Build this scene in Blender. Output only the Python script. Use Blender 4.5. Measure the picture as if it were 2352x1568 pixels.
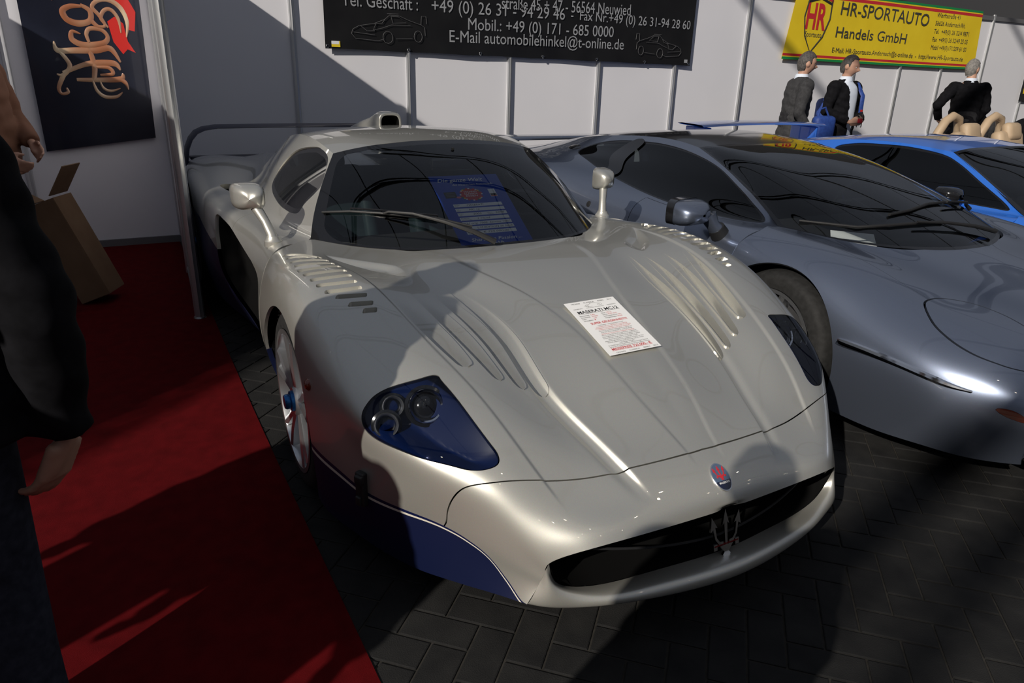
import bpy, bmesh, math, random
import numpy as np
from mathutils import Vector, Matrix
for _o in list(bpy.data.objects):
    bpy.data.objects.remove(_o)
SC = bpy.context.scene
COL = SC.collection
# ---------------------------------------------------------------- camera
cam_d = bpy.data.cameras.new('camera')
cam_d.sensor_fit = 'HORIZONTAL'; cam_d.sensor_width = 36.0
cam_d.lens = 36.0 * 1634.8 / 2352.0
cam_d.clip_start = 0.05; cam_d.clip_end = 300
cam = bpy.data.objects.new('camera', cam_d); COL.objects.link(cam)
_R = [[0.475441, 0.87938, 0.025421], [0.318315, -0.145017, -0.936828], [-0.820141, 0.453498, -0.348867]]
_C = [2.4237, -1.3951, 1.4742]
cam.matrix_world = Matrix(((_R[0][0], -_R[1][0], -_R[2][0], _C[0]),
                           (_R[0][1], -_R[1][1], -_R[2][1], _C[1]),
                           (_R[0][2], -_R[1][2], -_R[2][2], _C[2]), (0, 0, 0, 1)))
SC.camera = cam
# ---------------------------------------------------------------- world, sun, exposure
SC.view_settings.view_transform = 'Standard'
SC.view_settings.look = 'None'
SC.view_settings.gamma = 1.0
SC.view_settings.use_curve_mapping = False
SC.view_settings.exposure = 0.0
SC.render.film_transparent = False
world = bpy.data.worlds.new('World'); SC.world = world; world.use_nodes = True
_nt = world.node_tree; _nt.nodes.clear()
_o = _nt.nodes.new('ShaderNodeOutputWorld'); _b = _nt.nodes.new('ShaderNodeBackground')
_tc = _nt.nodes.new('ShaderNodeTexCoord'); _sx = _nt.nodes.new('ShaderNodeSeparateXYZ')
_rp = _nt.nodes.new('ShaderNodeValToRGB')
_nt.links.new(_tc.outputs['Generated'], _sx.inputs[0])
_nt.links.new(_sx.outputs['Z'], _rp.inputs[0])
_rp.color_ramp.elements[0].position = 0.0; _rp.color_ramp.elements[0].color = (0.05, 0.052, 0.06, 1)
_rp.color_ramp.elements[1].position = 0.35; _rp.color_ramp.elements[1].color = (0.30, 0.33, 0.40, 1)
_e = _rp.color_ramp.elements.new(1.0); _e.color = (0.36, 0.40, 0.49, 1)
_nt.links.new(_rp.outputs[0], _b.inputs['Color']); _b.inputs['Strength'].default_value = 0.5
_nt.links.new(_b.outputs[0], _o.inputs['Surface'])
SUN_DIR = Vector((-0.54, 1.0, -0.63)).normalized()
sun_d = bpy.data.lights.new('sun', 'SUN'); sun_d.energy = 4.2; sun_d.angle = math.radians(0.55)
sun_d.color = (1.0, 0.93, 0.83)
sun = bpy.data.objects.new('sun', sun_d); COL.objects.link(sun)
sun.rotation_euler = SUN_DIR.to_track_quat('-Z', 'Y').to_euler()
sun.location = (6, -10, 8)
# ---------------------------------------------------------------- helpers: objects
def link(o, parent=None):
    COL.objects.link(o)
    if parent is not None:
        o.parent = parent
    return o
def tag(o, label=None, cat=None, group=None, kind=None):
    if label: o['label'] = label
    if cat: o['category'] = cat
    if group: o['group'] = group
    if kind: o['kind'] = kind
    return o
def empty(name, loc=(0, 0, 0), rz=0.0, label=None, cat=None, group=None):
    o = bpy.data.objects.new(name, None); COL.objects.link(o)
    o.location = loc; o.rotation_euler = (0, 0, rz); o.empty_display_size = 0.1
    return tag(o, label, cat, group)
def mobj(name, V, F, m, parent=None, smooth=True, normals=None, sharp=None, label=None, mats=None, fm=None):
    me = bpy.data.meshes.new(name)
    me.from_pydata([tuple(map(float, v)) for v in V], [], [tuple(int(i) for i in f) for f in F])
    if mats:
        for q in mats: me.materials.append(q)
        if fm is not None: me.polygons.foreach_set('material_index', np.array(fm, dtype=np.int32))
    else:
        me.materials.append(m)
    me.polygons.foreach_set('use_smooth', [smooth] * len(me.polygons))
    if sharp is not None and smooth:
        me.set_sharp_from_angle(angle=math.radians(sharp))
    if normals is not None:
        me.normals_split_custom_set_from_vertices([tuple(map(float, n)) for n in normals])
    me.update()
    o = bpy.data.objects.new(name, me)
    link(o, parent)
    if label: o['label'] = label
    return o
class MB:
    """collects shapes into one mesh"""
    def __init__(s): s.V = []; s.F = []; s.M = []; s.mi = 0
    def add(s, V, F):
        o = len(s.V); s.V += [tuple(map(float, v)) for v in V]
        s.F += [tuple(i + o for i in f) for f in F]; s.M += [s.mi] * len(F); return s
    def box(s, c, d, R=None):
        c = Vector(c); P = []
        for x in (-.5, .5):
            for y in (-.5, .5):
                for z in (-.5, .5):
                    v = Vector((x * d[0], y * d[1], z * d[2]))
                    P.append(c + (R @ v if R is not None else v))
        return s.add(P, [(0, 1, 3, 2), (4, 6, 7, 5), (0, 4, 5, 1), (2, 3, 7, 6), (0, 2, 6, 4), (1, 5, 7, 3)])
    def rbox(s, c, d, r, R=None, n=3):
        """box with all edges rounded (superellipsoid-free: bevelled by bmesh)"""
        bm = bmesh.new(); bmesh.ops.create_cube(bm, size=1.0)
        for v in bm.verts: v.co = Vector((v.co.x * d[0], v.co.y * d[1], v.co.z * d[2]))
        bmesh.ops.bevel(bm, geom=list(bm.edges), offset=r, segments=n, profile=0.5, affect='EDGES')
        bm.verts.index_update()
        V = [(R @ v.co if R is not None else v.co) + Vector(c) for v in bm.verts]
        F = [tuple(v.index for v in f.verts) for f in bm.faces]; bm.free()
        return s.add(V, F)
    def tube(s, P, r, n=10, cap=True, closed=False, flat=None):
        P = [Vector(p) for p in P]; k = len(P)
        rr = r if hasattr(r, '__len__') else [r] * k
        V = []; F = []; up = None
        for i, p in enumerate(P):
            a = P[i - 1] if (i > 0 or closed) else p; b = P[(i + 1) % k] if (i < k - 1 or closed) else p
            t = (b - a).normalized()
            if up is None:
                up = Vector((0, 0, 1)) if abs(t.z) < .9 else Vector((1, 0, 0))
            x = t.cross(up).normalized(); up = x.cross(t).normalized()
            for j in range(n):
                an = 2 * math.pi * j / n
                fy = flat if flat else 1.0
                V.append(p + (x * math.cos(an) + up * math.sin(an) * fy) * rr[i])
        m = k if closed else k - 1
        for i in range(m):
            for j in range(n):
                a = i * n + j; b = i * n + (j + 1) % n; c = ((i + 1) % k) * n + (j + 1) % n; d = ((i + 1) % k) * n + j
                F.append((a, b, c, d))
        if cap and not closed:
            F.append(tuple(range(n - 1, -1, -1))); F.append(tuple((k - 1) * n + j for j in range(n)))
        return s.add(V, F)
    def lathe(s, prof, n=48, axis='Z', loc=(0, 0, 0), R=None, cap=False):
        V = []; F = []; k = len(prof)
        for j in range(n):
            an = 2 * math.pi * j / n
            for (r, h) in prof:
                v = Vector((r * math.cos(an), r * math.sin(an), h))
                if axis == 'Y': v = Vector((v.x, v.z, -v.y)) 
                if axis == 'X': v = Vector((v.z, v.x, v.y))
                if R is not None: v = R @ v
                V.append(v + Vector(loc))
        for j in range(n):
            for i in range(k - 1):
                F.append((j * k + i, ((j + 1) % n) * k + i, ((j + 1) % n) * k + i + 1, j * k + i + 1))
        if cap:
            F.append(tuple(j * k for j in range(n))[::-1]); F.append(tuple(j * k + k - 1 for j in range(n)))
        return s.add(V, F)
    def prism(s, poly, a, b, R=None, loc=(0, 0, 0)):
        n = len(poly); V = []
        for h in (a, b):
            for (x, y) in poly:
                v = Vector((x, y, h)); V.append((R @ v if R is not None else v) + Vector(loc))
        F = [tuple(range(n - 1, -1, -1)), tuple(range(n, 2 * n))]
        F += [(i, (i + 1) % n, n + (i + 1) % n, n + i) for i in range(n)]
        return s.add(V, F)
    def sphere(s, c, r, n=16, m=10, sc=(1, 1, 1), R=None):
        V = []; F = []
        for i in range(m + 1):
            th = math.pi * i / m
            for j in range(n):
                ph = 2 * math.pi * j / n
                v = Vector((math.sin(th) * math.cos(ph) * sc[0], math.sin(th) * math.sin(ph) * sc[1], math.cos(th) * sc[2])) * r
                V.append((R @ v if R is not None else v) + Vector(c))
        for i in range(m):
            for j in range(n):
                F.append((i * n + j, (i + 1) * n + j, (i + 1) * n + (j + 1) % n, i * n + (j + 1) % n))
        return s.add(V, F)
    def grid(s, P):
        a, b = len(P), len(P[0]); V = [p for r in P for p in r]
        F = [(i * b + j, i * b + j + 1, (i + 1) * b + j + 1, (i + 1) * b + j) for i in range(a - 1) for j in range(b - 1)]
        return s.add(V, F)
    def build(s, name, m, parent=None, smooth=True, sharp=35, label=None, mats=None):
        o = mobj(name, s.V, s.F, m, parent, smooth, sharp=sharp, label=label, mats=mats, fm=s.M if mats else None)
        bm = bmesh.new(); bm.from_mesh(o.data)
        bmesh.ops.remove_doubles(bm, verts=bm.verts, dist=1e-5)
        bmesh.ops.recalc_face_normals(bm, faces=bm.faces); bm.to_mesh(o.data); bm.free()
        if smooth and sharp: o.data.set_sharp_from_angle(angle=math.radians(sharp))
        return o
def copy_tree(o, parent=None):
    c = o.copy(); COL.objects.link(c)
    if parent is not None: c.parent = parent
    for ch in list(o.children): copy_tree(ch, c)
    return c
# ---------------------------------------------------------------- helpers: surfaces
def nspline(t, Y, q):
    """natural cubic spline through Y (n,...) at knots t, evaluated at q"""
    t = np.asarray(t, float); Y = np.asarray(Y, float); n = len(t); q = np.asarray(q, float)
    if n == 2:
        w = ((q - t[0]) / (t[1] - t[0]))
        w = w.reshape((-1,) + (1,) * (Y.ndim - 1)); return Y[0] * (1 - w) + Y[1] * w
    h = np.diff(t); A = np.zeros((n, n)); B = np.zeros((n,) + Y.shape[1:])
    A[0, 0] = A[-1, -1] = 1
    for i in range(1, n - 1):
        A[i, i - 1] = h[i - 1]; A[i, i] = 2 * (h[i - 1] + h[i]); A[i, i + 1] = h[i]
        B[i] = 6 * ((Y[i + 1] - Y[i]) / h[i] - (Y[i] - Y[i - 1]) / h[i - 1])
    M = np.linalg.solve(A, B.reshape(n, -1)).reshape(B.shape)
    k = np.clip(np.searchsorted(t, q, side='right') - 1, 0, n - 2)
    e = lambda a: a.reshape((-1,) + (1,) * (Y.ndim - 1))
    hh = e(h[k]); a = (e(t[k + 1]) - e(q)) / hh; b = 1 - a
    return a * Y[k] + b * Y[k + 1] + ((a ** 3 - a) * M[k] + (b ** 3 - b) * M[k + 1]) * hh * hh / 6
def warp(tv, n, wv):
    """sample positions, denser by factor wv[2] between station coordinates wv[0]..wv[1]"""
    if wv is None: return np.linspace(0, tv[-1], n)
    a, b = np.interp(wv[:2], np.arange(len(tv)), tv); x = np.linspace(0, tv[-1], 2000); w = np.where((x > a) & (x < b), wv[2], 1.0)
    c = np.r_[0, np.cumsum((w[1:] + w[:-1]) / 2)]; return np.interp(np.linspace(0, c[-1], n), c, x)
def net_surface(net, nu, nv, mirror=True, wv=None, wu=None):
    """net[row][station] -> dense grid; returns P (nu,nv,3), ug (row coordinate), vg (station coordinate)"""
    net = np.asarray(net, float); r, s = net.shape[:2]
    full = net
    if mirror:
        mm = net[1:] * [1, -1, 1]; full = np.concatenate([mm[::-1], net])
    tv = np.r_[0, np.cumsum(np.linalg.norm(np.diff(net, axis=1), axis=2).mean(0))]
    tu = np.r_[0, np.cumsum(np.linalg.norm(np.diff(net, axis=0), axis=2).mean(1))]
    tuf = np.concatenate([-tu[1:][::-1], tu]) if mirror else tu
    qv = warp(tv, nv, wv); qu = warp(tu, nu, wu)
    G = nspline(tuf, full, qu)                  # (nu, s, 3)
    G = nspline(tv, G.transpose(1, 0, 2), qv).transpose(1, 0, 2)
    ug = np.interp(qu, tu, np.arange(r)); vg = np.interp(qv, tv, np.arange(s))
    return G, ug, vg
def grid_normals(G, flip=False):
    du = np.gradient(G, axis=0); dv = np.gradient(G, axis=1)
    n = np.cross(du, dv); n /= (np.linalg.norm(n, axis=2, keepdims=True) + 1e-12)
    return -n if flip else n
class Surf:
    """polygon surface carrying per-vertex position, normal and extra 2-D coordinates"""
    def __init__(s, V, N, Q, F): s.V = np.asarray(V, float); s.N = np.asarray(N, float); s.Q = np.asarray(Q, float); s.F = F
    @staticmethod
    def from_grid(G, Q, flip=False):
        a, b = G.shape[:2]; N = grid_normals(G, flip)
        i, j = np.meshgrid(np.arange(a - 1), np.arange(b - 1), indexing='ij'); k = (i * b + j).ravel()
        F = np.stack([k, k + b, k + b + 1, k + 1], 1)
        if flip: F = F[:, ::-1]
        return Surf(G.reshape(-1, 3), N.reshape(-1, 3), Q.reshape(-1, Q.shape[-1]), [tuple(f) for f in F.tolist()])
    def clip(s, f, eps=2e-4):
        """keep the part where f<0 (f per vertex)"""
        f = np.array(f, float); f[np.abs(f) < eps] = -0.0
        inside = f <= 0
        D = np.concatenate([s.V, s.N, s.Q], 1)
        new = []; cache = {}; F = []; base = len(D); ins = inside.tolist(); fl = f.tolist()
        for fc in s.F:
            st = [ins[i] for i in fc]
            if all(st):
                F.append(fc); continue
            if not any(st): continue
            out = []; n = len(fc)
            for a in range(n):
                i = fc[a]; j = fc[(a + 1) % n]
                if ins[i]: out.append(i)
                if ins[i] != ins[j] and fl[i] != 0 and fl[j] != 0:
                    key = (i, j) if i < j else (j, i)
                    if key not in cache:
                        t = fl[i] / (fl[i] - fl[j]); cache[key] = base + len(new); new.append(D[i] * (1 - t) + D[j] * t)
                    out.append(cache[key])
            if len(out) >= 3: F.append(tuple(out))
        if new: D = np.concatenate([D, np.array(new)])
        used = np.zeros(len(D), bool)
        for fc in F:
            for i in fc: used[i] = True
        mp = -np.ones(len(D), int); mp[used] = np.arange(used.sum()); D = D[used]; mpl = mp.tolist()
        return Surf(D[:, :3], D[:, 3:6], D[:, 6:], [tuple(mpl[i] for i in fc) for fc in F])
    def mirror_join(s):
        """add the mirror image in y and weld on y=0"""
        n = len(s.V); on = np.abs(s.V[:, 1]) < 1e-6; mp = np.arange(n) + n; mp[on] = np.arange(n)[on]
        V = np.concatenate([s.V, s.V * [1, -1, 1]]); N = np.concatenate([s.N, s.N * [1, -1, 1]])
        N[:n][on] *= [1, 0, 1]; Q = np.concatenate([s.Q, s.Q]); m = mp.tolist()
        return Surf(V, N, Q, s.F + [tuple(m[i] for i in fc)[::-1] for fc in s.F])
    def mirrored(s):
        return Surf(s.V * [1, -1, 1], s.N * [1, -1, 1], s.Q, [fc[::-1] for fc in s.F])
    def lip(s, d):
        """turn the open edges inwards by d: separate vertices, own normals"""
        cnt = {}
        for fc in s.F:
            n = len(fc)
            for a in range(n):
                i, j = fc[a], fc[(a + 1) % n]; cnt[(i, j)] = cnt.get((i, j), 0) + 1
        E = [(i, j) for (i, j) in cnt if (j, i) not in cnt and not (abs(s.V[i][1]) < 1e-6 and abs(s.V[j][1]) < 1e-6)]
        V = s.V.tolist(); N = s.N.tolist(); F = list(s.F)
        for (i, j) in E:
            a = len(V); p, q = s.V[i], s.V[j]; ni, nj = s.N[i], s.N[j]
            nn = np.cross(q - p, ni); L = np.linalg.norm(nn)
            if L < 1e-9: continue
            nn = nn / L
            V += [p.tolist(), q.tolist(), (q - nj * d).tolist(), (p - ni * d).tolist()]; N += [nn.tolist()] * 4
            F.append((a + 1, a, a + 3, a + 2))
        return Surf(V, N, np.zeros((len(V), 1)), F)
    def walls(s, dd):
        """upright walls along the open edges, rising by dd (per vertex) along the normal"""
        cnt = set()
        for fc in s.F:
            for a in range(len(fc)): cnt.add((fc[a], fc[(a + 1) % len(fc)]))
        V = []; F = []
        for (i, j) in cnt:
            if (j, i) in cnt: continue
            a = len(V); V += [s.V[i].tolist(), s.V[j].tolist(), (s.V[j] + s.N[j] * dd[j]).tolist(), (s.V[i] + s.N[i] * dd[i]).tolist()]; F.append((a, a + 1, a + 2, a + 3))
        return V, F
    def obj(s, name, m, parent=None, label=None, lip=0.0):
        t = s.lip(lip) if lip else s
        return mobj(name, t.V, t.F, m, parent, True, normals=t.N, label=label)
def sdist(poly, P):
    """signed distance of points P (n,2) to closed polygon (negative inside)"""
    A = np.asarray(poly, float); B = np.roll(A, -1, 0); P = np.asarray(P, float)
    best = np.full(len(P), 1e9); ins = np.zeros(len(P), bool)
    for a, b in zip(A, B):
        ab = b - a; ap = P - a; L = ab @ ab
        t = np.clip((ap @ ab) / (L + 1e-15), 0, 1); d = ap - t[:, None] * ab
        best = np.minimum(best, (d * d).sum(1))
        c = (a[1] > P[:, 1]) != (b[1] > P[:, 1])
        with np.errstate(divide='ignore', invalid='ignore'):
            xi = (b[0] - a[0]) * (P[:, 1] - a[1]) / (b[1] - a[1] + 1e-18) + a[0]
        ins ^= c & (P[:, 0] < xi)
    d = np.sqrt(best); return np.where(ins, -d, d)
def ldist(line, P):
    """distance to an open polyline and the fraction along it"""
    A = np.asarray(line, float); P = np.asarray(P, float); best = np.full(len(P), 1e9); fr = np.zeros(len(P)); sd = np.zeros(len(P))
    S = np.r_[0, np.cumsum(np.linalg.norm(np.diff(A, axis=0), axis=1))]
    for k in range(len(A) - 1):
        a, b = A[k], A[k + 1]; ab = b - a; ap = P - a
        t = np.clip((ap @ ab) / (ab @ ab + 1e-15), 0, 1); d = ap - t[:, None] * ab; dd = (d * d).sum(1)
        m = dd < best; best[m] = dd[m]; fr[m] = (S[k] + t[m] * (S[k + 1] - S[k])) / S[-1]
        sd[m] = np.sign(ab[0] * ap[m, 1] - ab[1] * ap[m, 0])
    return np.sqrt(best), fr, sd
def smooth_poly(P, n=8, closed=True):
    """Catmull-Rom rounding of a polygon"""
    P = np.asarray(P, float); k = len(P); out = []
    rng = range(k) if closed else range(k - 1)
    for i in rng:
        if closed: a, b, c, d = P[i - 1], P[i], P[(i + 1) % k], P[(i + 2) % k]
        else: a, b, c, d = P[max(i - 1, 0)], P[i], P[i + 1], P[min(i + 2, k - 1)]
        for t in np.arange(n) / n:
            out.append(.5 * (2 * b + (c - a) * t + (2 * a - 5 * b + 4 * c - d) * t * t + (3 * b - a - 3 * c + d) * t ** 3))
    if not closed: out.append(P[-1])
    return np.array(out)
def sstep(a, b, x):
    t = np.clip((x - a) / (b - a), 0, 1); return t * t * (3 - 2 * t)
# ---------------------------------------------------------------- helpers: materials
def mat(name, col=(.5, .5, .5), rough=.5, metal=0.0, coat=0.0, coat_rough=.03, spec=.5, emit=None, es=0.0, trans=0.0, ior=1.45, alpha=1.0):
    m = bpy.data.materials.new(name); m.use_nodes = True
    b = m.node_tree.nodes['Principled BSDF']
    b.inputs['Base Color'].default_value = (*col, 1); b.inputs['Roughness'].default_value = rough
    b.inputs['Metallic'].default_value = metal; b.inputs['Coat Weight'].default_value = coat
    b.inputs['Coat Roughness'].default_value = coat_rough; b.inputs['Specular IOR Level'].default_value = spec
    b.inputs['IOR'].default_value = ior; b.inputs['Transmission Weight'].default_value = trans; b.inputs['Alpha'].default_value = alpha
    if emit: b.inputs['Emission Color'].default_value = (*emit, 1); b.inputs['Emission Strength'].default_value = es
    return m
def nodes(m): return m.node_tree.nodes, m.node_tree.links, m.node_tree.nodes['Principled BSDF']
def noise_col(m, c1, c2, scale, detail=4, bump=0.0, coord='Object', bscale=None):
    n, l, b = nodes(m); tc = n.new('ShaderNodeTexCoord'); t = n.new('ShaderNodeTexNoise')
    t.inputs['Scale'].default_value = scale; t.inputs['Detail'].default_value = detail
    r = n.new('ShaderNodeValToRGB'); r.color_ramp.elements[0].color = (*c1, 1); r.color_ramp.elements[1].color = (*c2, 1)
    r.color_ramp.elements[0].position = .3; r.color_ramp.elements[1].position = .7
    l.new(tc.outputs[coord], t.inputs['Vector']); l.new(t.outputs['Fac'], r.inputs[0]); l.new(r.outputs[0], b.inputs['Base Color'])
    if bump:
        bp = n.new('ShaderNodeBump'); bp.inputs['Strength'].default_value = bump; bp.inputs['Distance'].default_value = .01
        if bscale:
            t2 = n.new('ShaderNodeTexNoise'); t2.inputs['Scale'].default_value = bscale; t2.inputs['Detail'].default_value = 3
            l.new(tc.outputs[coord], t2.inputs['Vector']); l.new(t2.outputs['Fac'], bp.inputs['Height'])
        else: l.new(t.outputs['Fac'], bp.inputs['Height'])
        l.new(bp.outputs[0], b.inputs['Normal'])
    return m
def car_paint(name, col, metal=.45, rough=.38, flake=True, coat=1.0):
    m = mat(name, col, rough, metal, coat, .02)
    if flake:
        n, l, b = nodes(m); tc = n.new('ShaderNodeTexCoord'); t = n.new('ShaderNodeTexVoronoi'); t.inputs['Scale'].default_value = 900
        mx = n.new('ShaderNodeMix'); mx.data_type = 'RGBA'; mx.blend_type = 'MULTIPLY'; mx.inputs[0].default_value = .12
        mx.inputs[6].default_value = (*col, 1)
        l.new(tc.outputs['Object'], t.inputs['Vector']); l.new(t.outputs['Color'], mx.inputs[7]); l.new(mx.outputs[2], b.inputs['Base Color'])
    return m
def text_mesh(s, size, align='CENTER', extrude=0.0, bold=0.0, shear=0.0, space=1.0):
    """verts, faces of a line of lettering in the XY plane"""
    cu = bpy.data.curves.new('t', 'FONT'); cu.body = s; cu.size = size; cu.align_x = align; cu.align_y = 'BOTTOM_BASELINE'
    cu.extrude = extrude; cu.offset = bold; cu.shear = shear; cu.space_character = space; cu.resolution_u = 3
    o = bpy.data.objects.new('t', cu); COL.objects.link(o)
    dg = bpy.context.evaluated_depsgraph_get(); me = bpy.data.meshes.new_from_object(o.evaluated_get(dg))
    V = np.array([v.co[:] for v in me.vertices]).reshape(-1, 3); F = [tuple(p.vertices) for p in me.polygons]
    bpy.data.objects.remove(o); bpy.data.curves.remove(cu); bpy.data.meshes.remove(me)
    return V, F
# ---------------------------------------------------------------- pearl car: control nets (x forward, y left, z up, metres)
CLAM = [
 [(1.212,0,.343),(1.196,0,.378),(1.157,0,.412),(1.067,0,.459),(.93,0,.533),(.76,0,.614),(.55,0,.694),(.3,0,.762),(.1,0,.796),(-.05,0,.808),(-.17,0,.812)],
 [(1.211,.05,.343),(1.195,.052,.378),(1.156,.053,.412),(1.066,.055,.458),(.93,.083,.531),(.76,.107,.611),(.55,.133,.691),(.3,.19,.76),(.1,.257,.791),(-.05,.285,.805),(-.195,.30,.811)],
 [(1.205,.22,.343),(1.186,.227,.376),(1.14,.237,.41),(1.05,.262,.455),(.94,.29,.5),(.76,.333,.578),(.55,.337,.678),(.3,.37,.742),(.1,.42,.778),(-.08,.44,.80),(-.26,.445,.808)],
 [(1.178,.47,.332),(1.15,.478,.365),(1.09,.487,.405),(1.005,.513,.462),(.9,.547,.538),(.74,.587,.625),(.55,.635,.698),(.3,.68,.778),(.1,.705,.808),(-.2,.74,.812),(-.59,.715,.805)],
 [(1.133,.553,.288),(1.10,.575,.33),(1.04,.61,.40),(.97,.655,.466),(.88,.70,.525),(.75,.75,.592),(.57,.80,.675),(.33,.815,.765),(.1,.82,.812),(-.2,.835,.82),(-.53,.82,.80)],
 [(1.128,.562,.262),(1.08,.60,.30),(1.02,.645,.36),(.945,.706,.43),(.87,.765,.49),(.73,.855,.545),(.55,.90,.63),(.32,.92,.73),(.09,.925,.785),(-.2,.925,.795),(-.48,.90,.775)],
 [(1.125,.568,.24),(1.06,.62,.27),(.99,.675,.315),(.915,.735,.365),(.83,.805,.42),(.68,.885,.46),(.52,.935,.53),(.31,.965,.60),(.1,.972,.66),(-.2,.97,.67),(-.46,.955,.66)],
 [(1.12,.575,.215),(1.045,.63,.23),(.965,.69,.255),(.88,.755,.28),(.79,.82,.30),(.66,.89,.31),(.5,.945,.33),(.31,.975,.36),(.1,.982,.40),(-.2,.98,.42),(-.45,.965,.42)],
 [(1.112,.603,.16),(1.03,.645,.145),(.95,.69,.13),(.87,.74,.12),(.79,.785,.11),(.65,.845,.10),(.5,.90,.10),(.31,.945,.10),(.1,.93,.11),(-.2,.89,.12),(-.44,.85,.12)],
]
SIDE = [
 [(-.90,.516,1.124),(-1.2,.53,1.165),(-1.6,.52,1.155),(-2.0,.49,1.10),(-2.4,.45,1.02),(-2.9,.40,.93),(-3.4,.38,.88)],
 [(-.76,.613,.97),(-1.2,.655,.99),(-1.6,.65,.99),(-2.0,.60,.96),(-2.4,.55,.91),(-2.9,.5,.875),(-3.4,.48,.86)],
 [(-.605,.715,.806),(-1.1,.76,.80),(-1.6,.76,.80),(-2.0,.72,.80),(-2.4,.67,.83),(-2.9,.62,.87),(-3.4,.60,.86)],
 [(-.55,.82,.80),(-1.1,.86,.76),(-1.6,.87,.755),(-2.0,.86,.79),(-2.4,.85,.84),(-2.9,.80,.885),(-3.4,.78,.87)],
 [(-.49,.90,.775),(-1.1,.91,.69),(-1.6,.93,.69),(-2.0,.955,.76),(-2.4,.965,.81),(-2.9,.945,.84),(-3.4,.92,.83)],
 [(-.465,.955,.66),(-1.1,.93,.55),(-1.6,.95,.56),(-2.0,.99,.6),(-2.4,1.0,.65),(-2.9,.99,.68),(-3.4,.96,.68)],
 [(-.455,.965,.42),(-1.1,.92,.36),(-1.6,.94,.36),(-2,.99,.4),(-2.4,1.0,.4),(-2.9,.99,.4),(-3.4,.96,.42)],
 [(-.445,.85,.12),(-1.1,.82,.12),(-1.6,.84,.12),(-2.0,.90,.12),(-2.4,.95,.14),(-2.9,.95,.16),(-3.4,.92,.2)],
]
WIND = [   # rows from centre to side, stations bottom to top
 [(-.17,0,.812),(-.31,0,.918),(-.46,0,1.016),(-.63,0,1.108),(-.82,0,1.183)],
 [(-.195,.29,.811),(-.34,.255,.915),(-.48,.23,1.01),(-.64,.205,1.10),(-.825,.18,1.178)],
 [(-.29,.477,.808),(-.42,.43,.91),(-.55,.395,1.0),(-.69,.36,1.088),(-.85,.33,1.163)],
 [(-.43,.61,.807),(-.53,.56,.905),(-.63,.52,.99),(-.75,.475,1.073),(-.87,.435,1.145)],
 [(-.605,.712,.806),(-.68,.675,.89),(-.745,.63,.97),(-.82,.575,1.05),(-.90,.516,1.124)],
]
ROOF = [   # rows from centre to side, stations front to rear
 [(-.82,0,1.183),(-1.1,0,1.205),(-1.5,0,1.205),(-2.0,0,1.15),(-2.5,0,1.06),(-2.9,0,.98)],
 [(-.825,.18,1.178),(-1.1,.19,1.20),(-1.5,.19,1.198),(-2.0,.18,1.14),(-2.45,.17,1.05),(-2.9,.15,.97)],
 [(-.85,.33,1.163),(-1.13,.36,1.19),(-1.5,.36,1.186),(-2.0,.33,1.127),(-2.4,.3,1.045),(-2.9,.27,.955)],
 [(-.90,.516,1.124),(-1.2,.53,1.165),(-1.6,.52,1.155),(-2.0,.49,1.10),(-2.4,.45,1.02),(-2.9,.40,.93)],
]
# ---------------------------------------------------------------- nets of the two coupes: (x, half width, z)
XCLAM = [
 [(1.66,0,.28),(1.66,0,.40),(1.58,0,.48),(1.40,0,.54),(1.10,0,.60),(.85,0,.655),(.65,0,.71),(.50,0,.745)],
 [(1.64,.31,.28),(1.64,.31,.40),(1.56,.31,.475),(1.38,.31,.535),(1.08,.31,.597),(.82,.31,.655),(.60,.31,.705),(.43,.31,.748)],
 [(1.58,.56,.27),(1.58,.56,.38),(1.50,.57,.455),(1.32,.58,.52),(1.04,.58,.59),(.78,.58,.645),(.52,.58,.705),(.23,.58,.765)],
 [(1.50,.66,.26),(1.50,.66,.36),(1.42,.68,.44),(1.24,.71,.515),(.98,.72,.59),(.72,.73,.65),(.40,.73,.735),(-.08,.745,.795)],
 [(1.40,.78,.25),(1.40,.78,.34),(1.33,.80,.42),(1.15,.85,.50),(.92,.88,.565),(.66,.885,.635),(.35,.89,.725),(-.085,.86,.785)],
 [(1.34,.83,.24),(1.335,.84,.32),(1.25,.88,.39),(1.06,.96,.44),(.85,.995,.49),(.60,1.0,.55),(.30,.995,.645),(-.11,.985,.71)],
 [(1.30,.84,.22),(1.29,.86,.28),(1.20,.92,.31),(1.02,.995,.33),(.82,1.025,.36),(.58,1.035,.39),(.28,1.035,.45),(-.13,1.02,.52)],
 [(1.28,.81,.15),(1.27,.83,.15),(1.18,.90,.14),(1.0,.97,.13),(.8,1.01,.12),(.56,1.02,.12),(.26,1.02,.12),(-.14,1.01,.12)],
]
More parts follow.
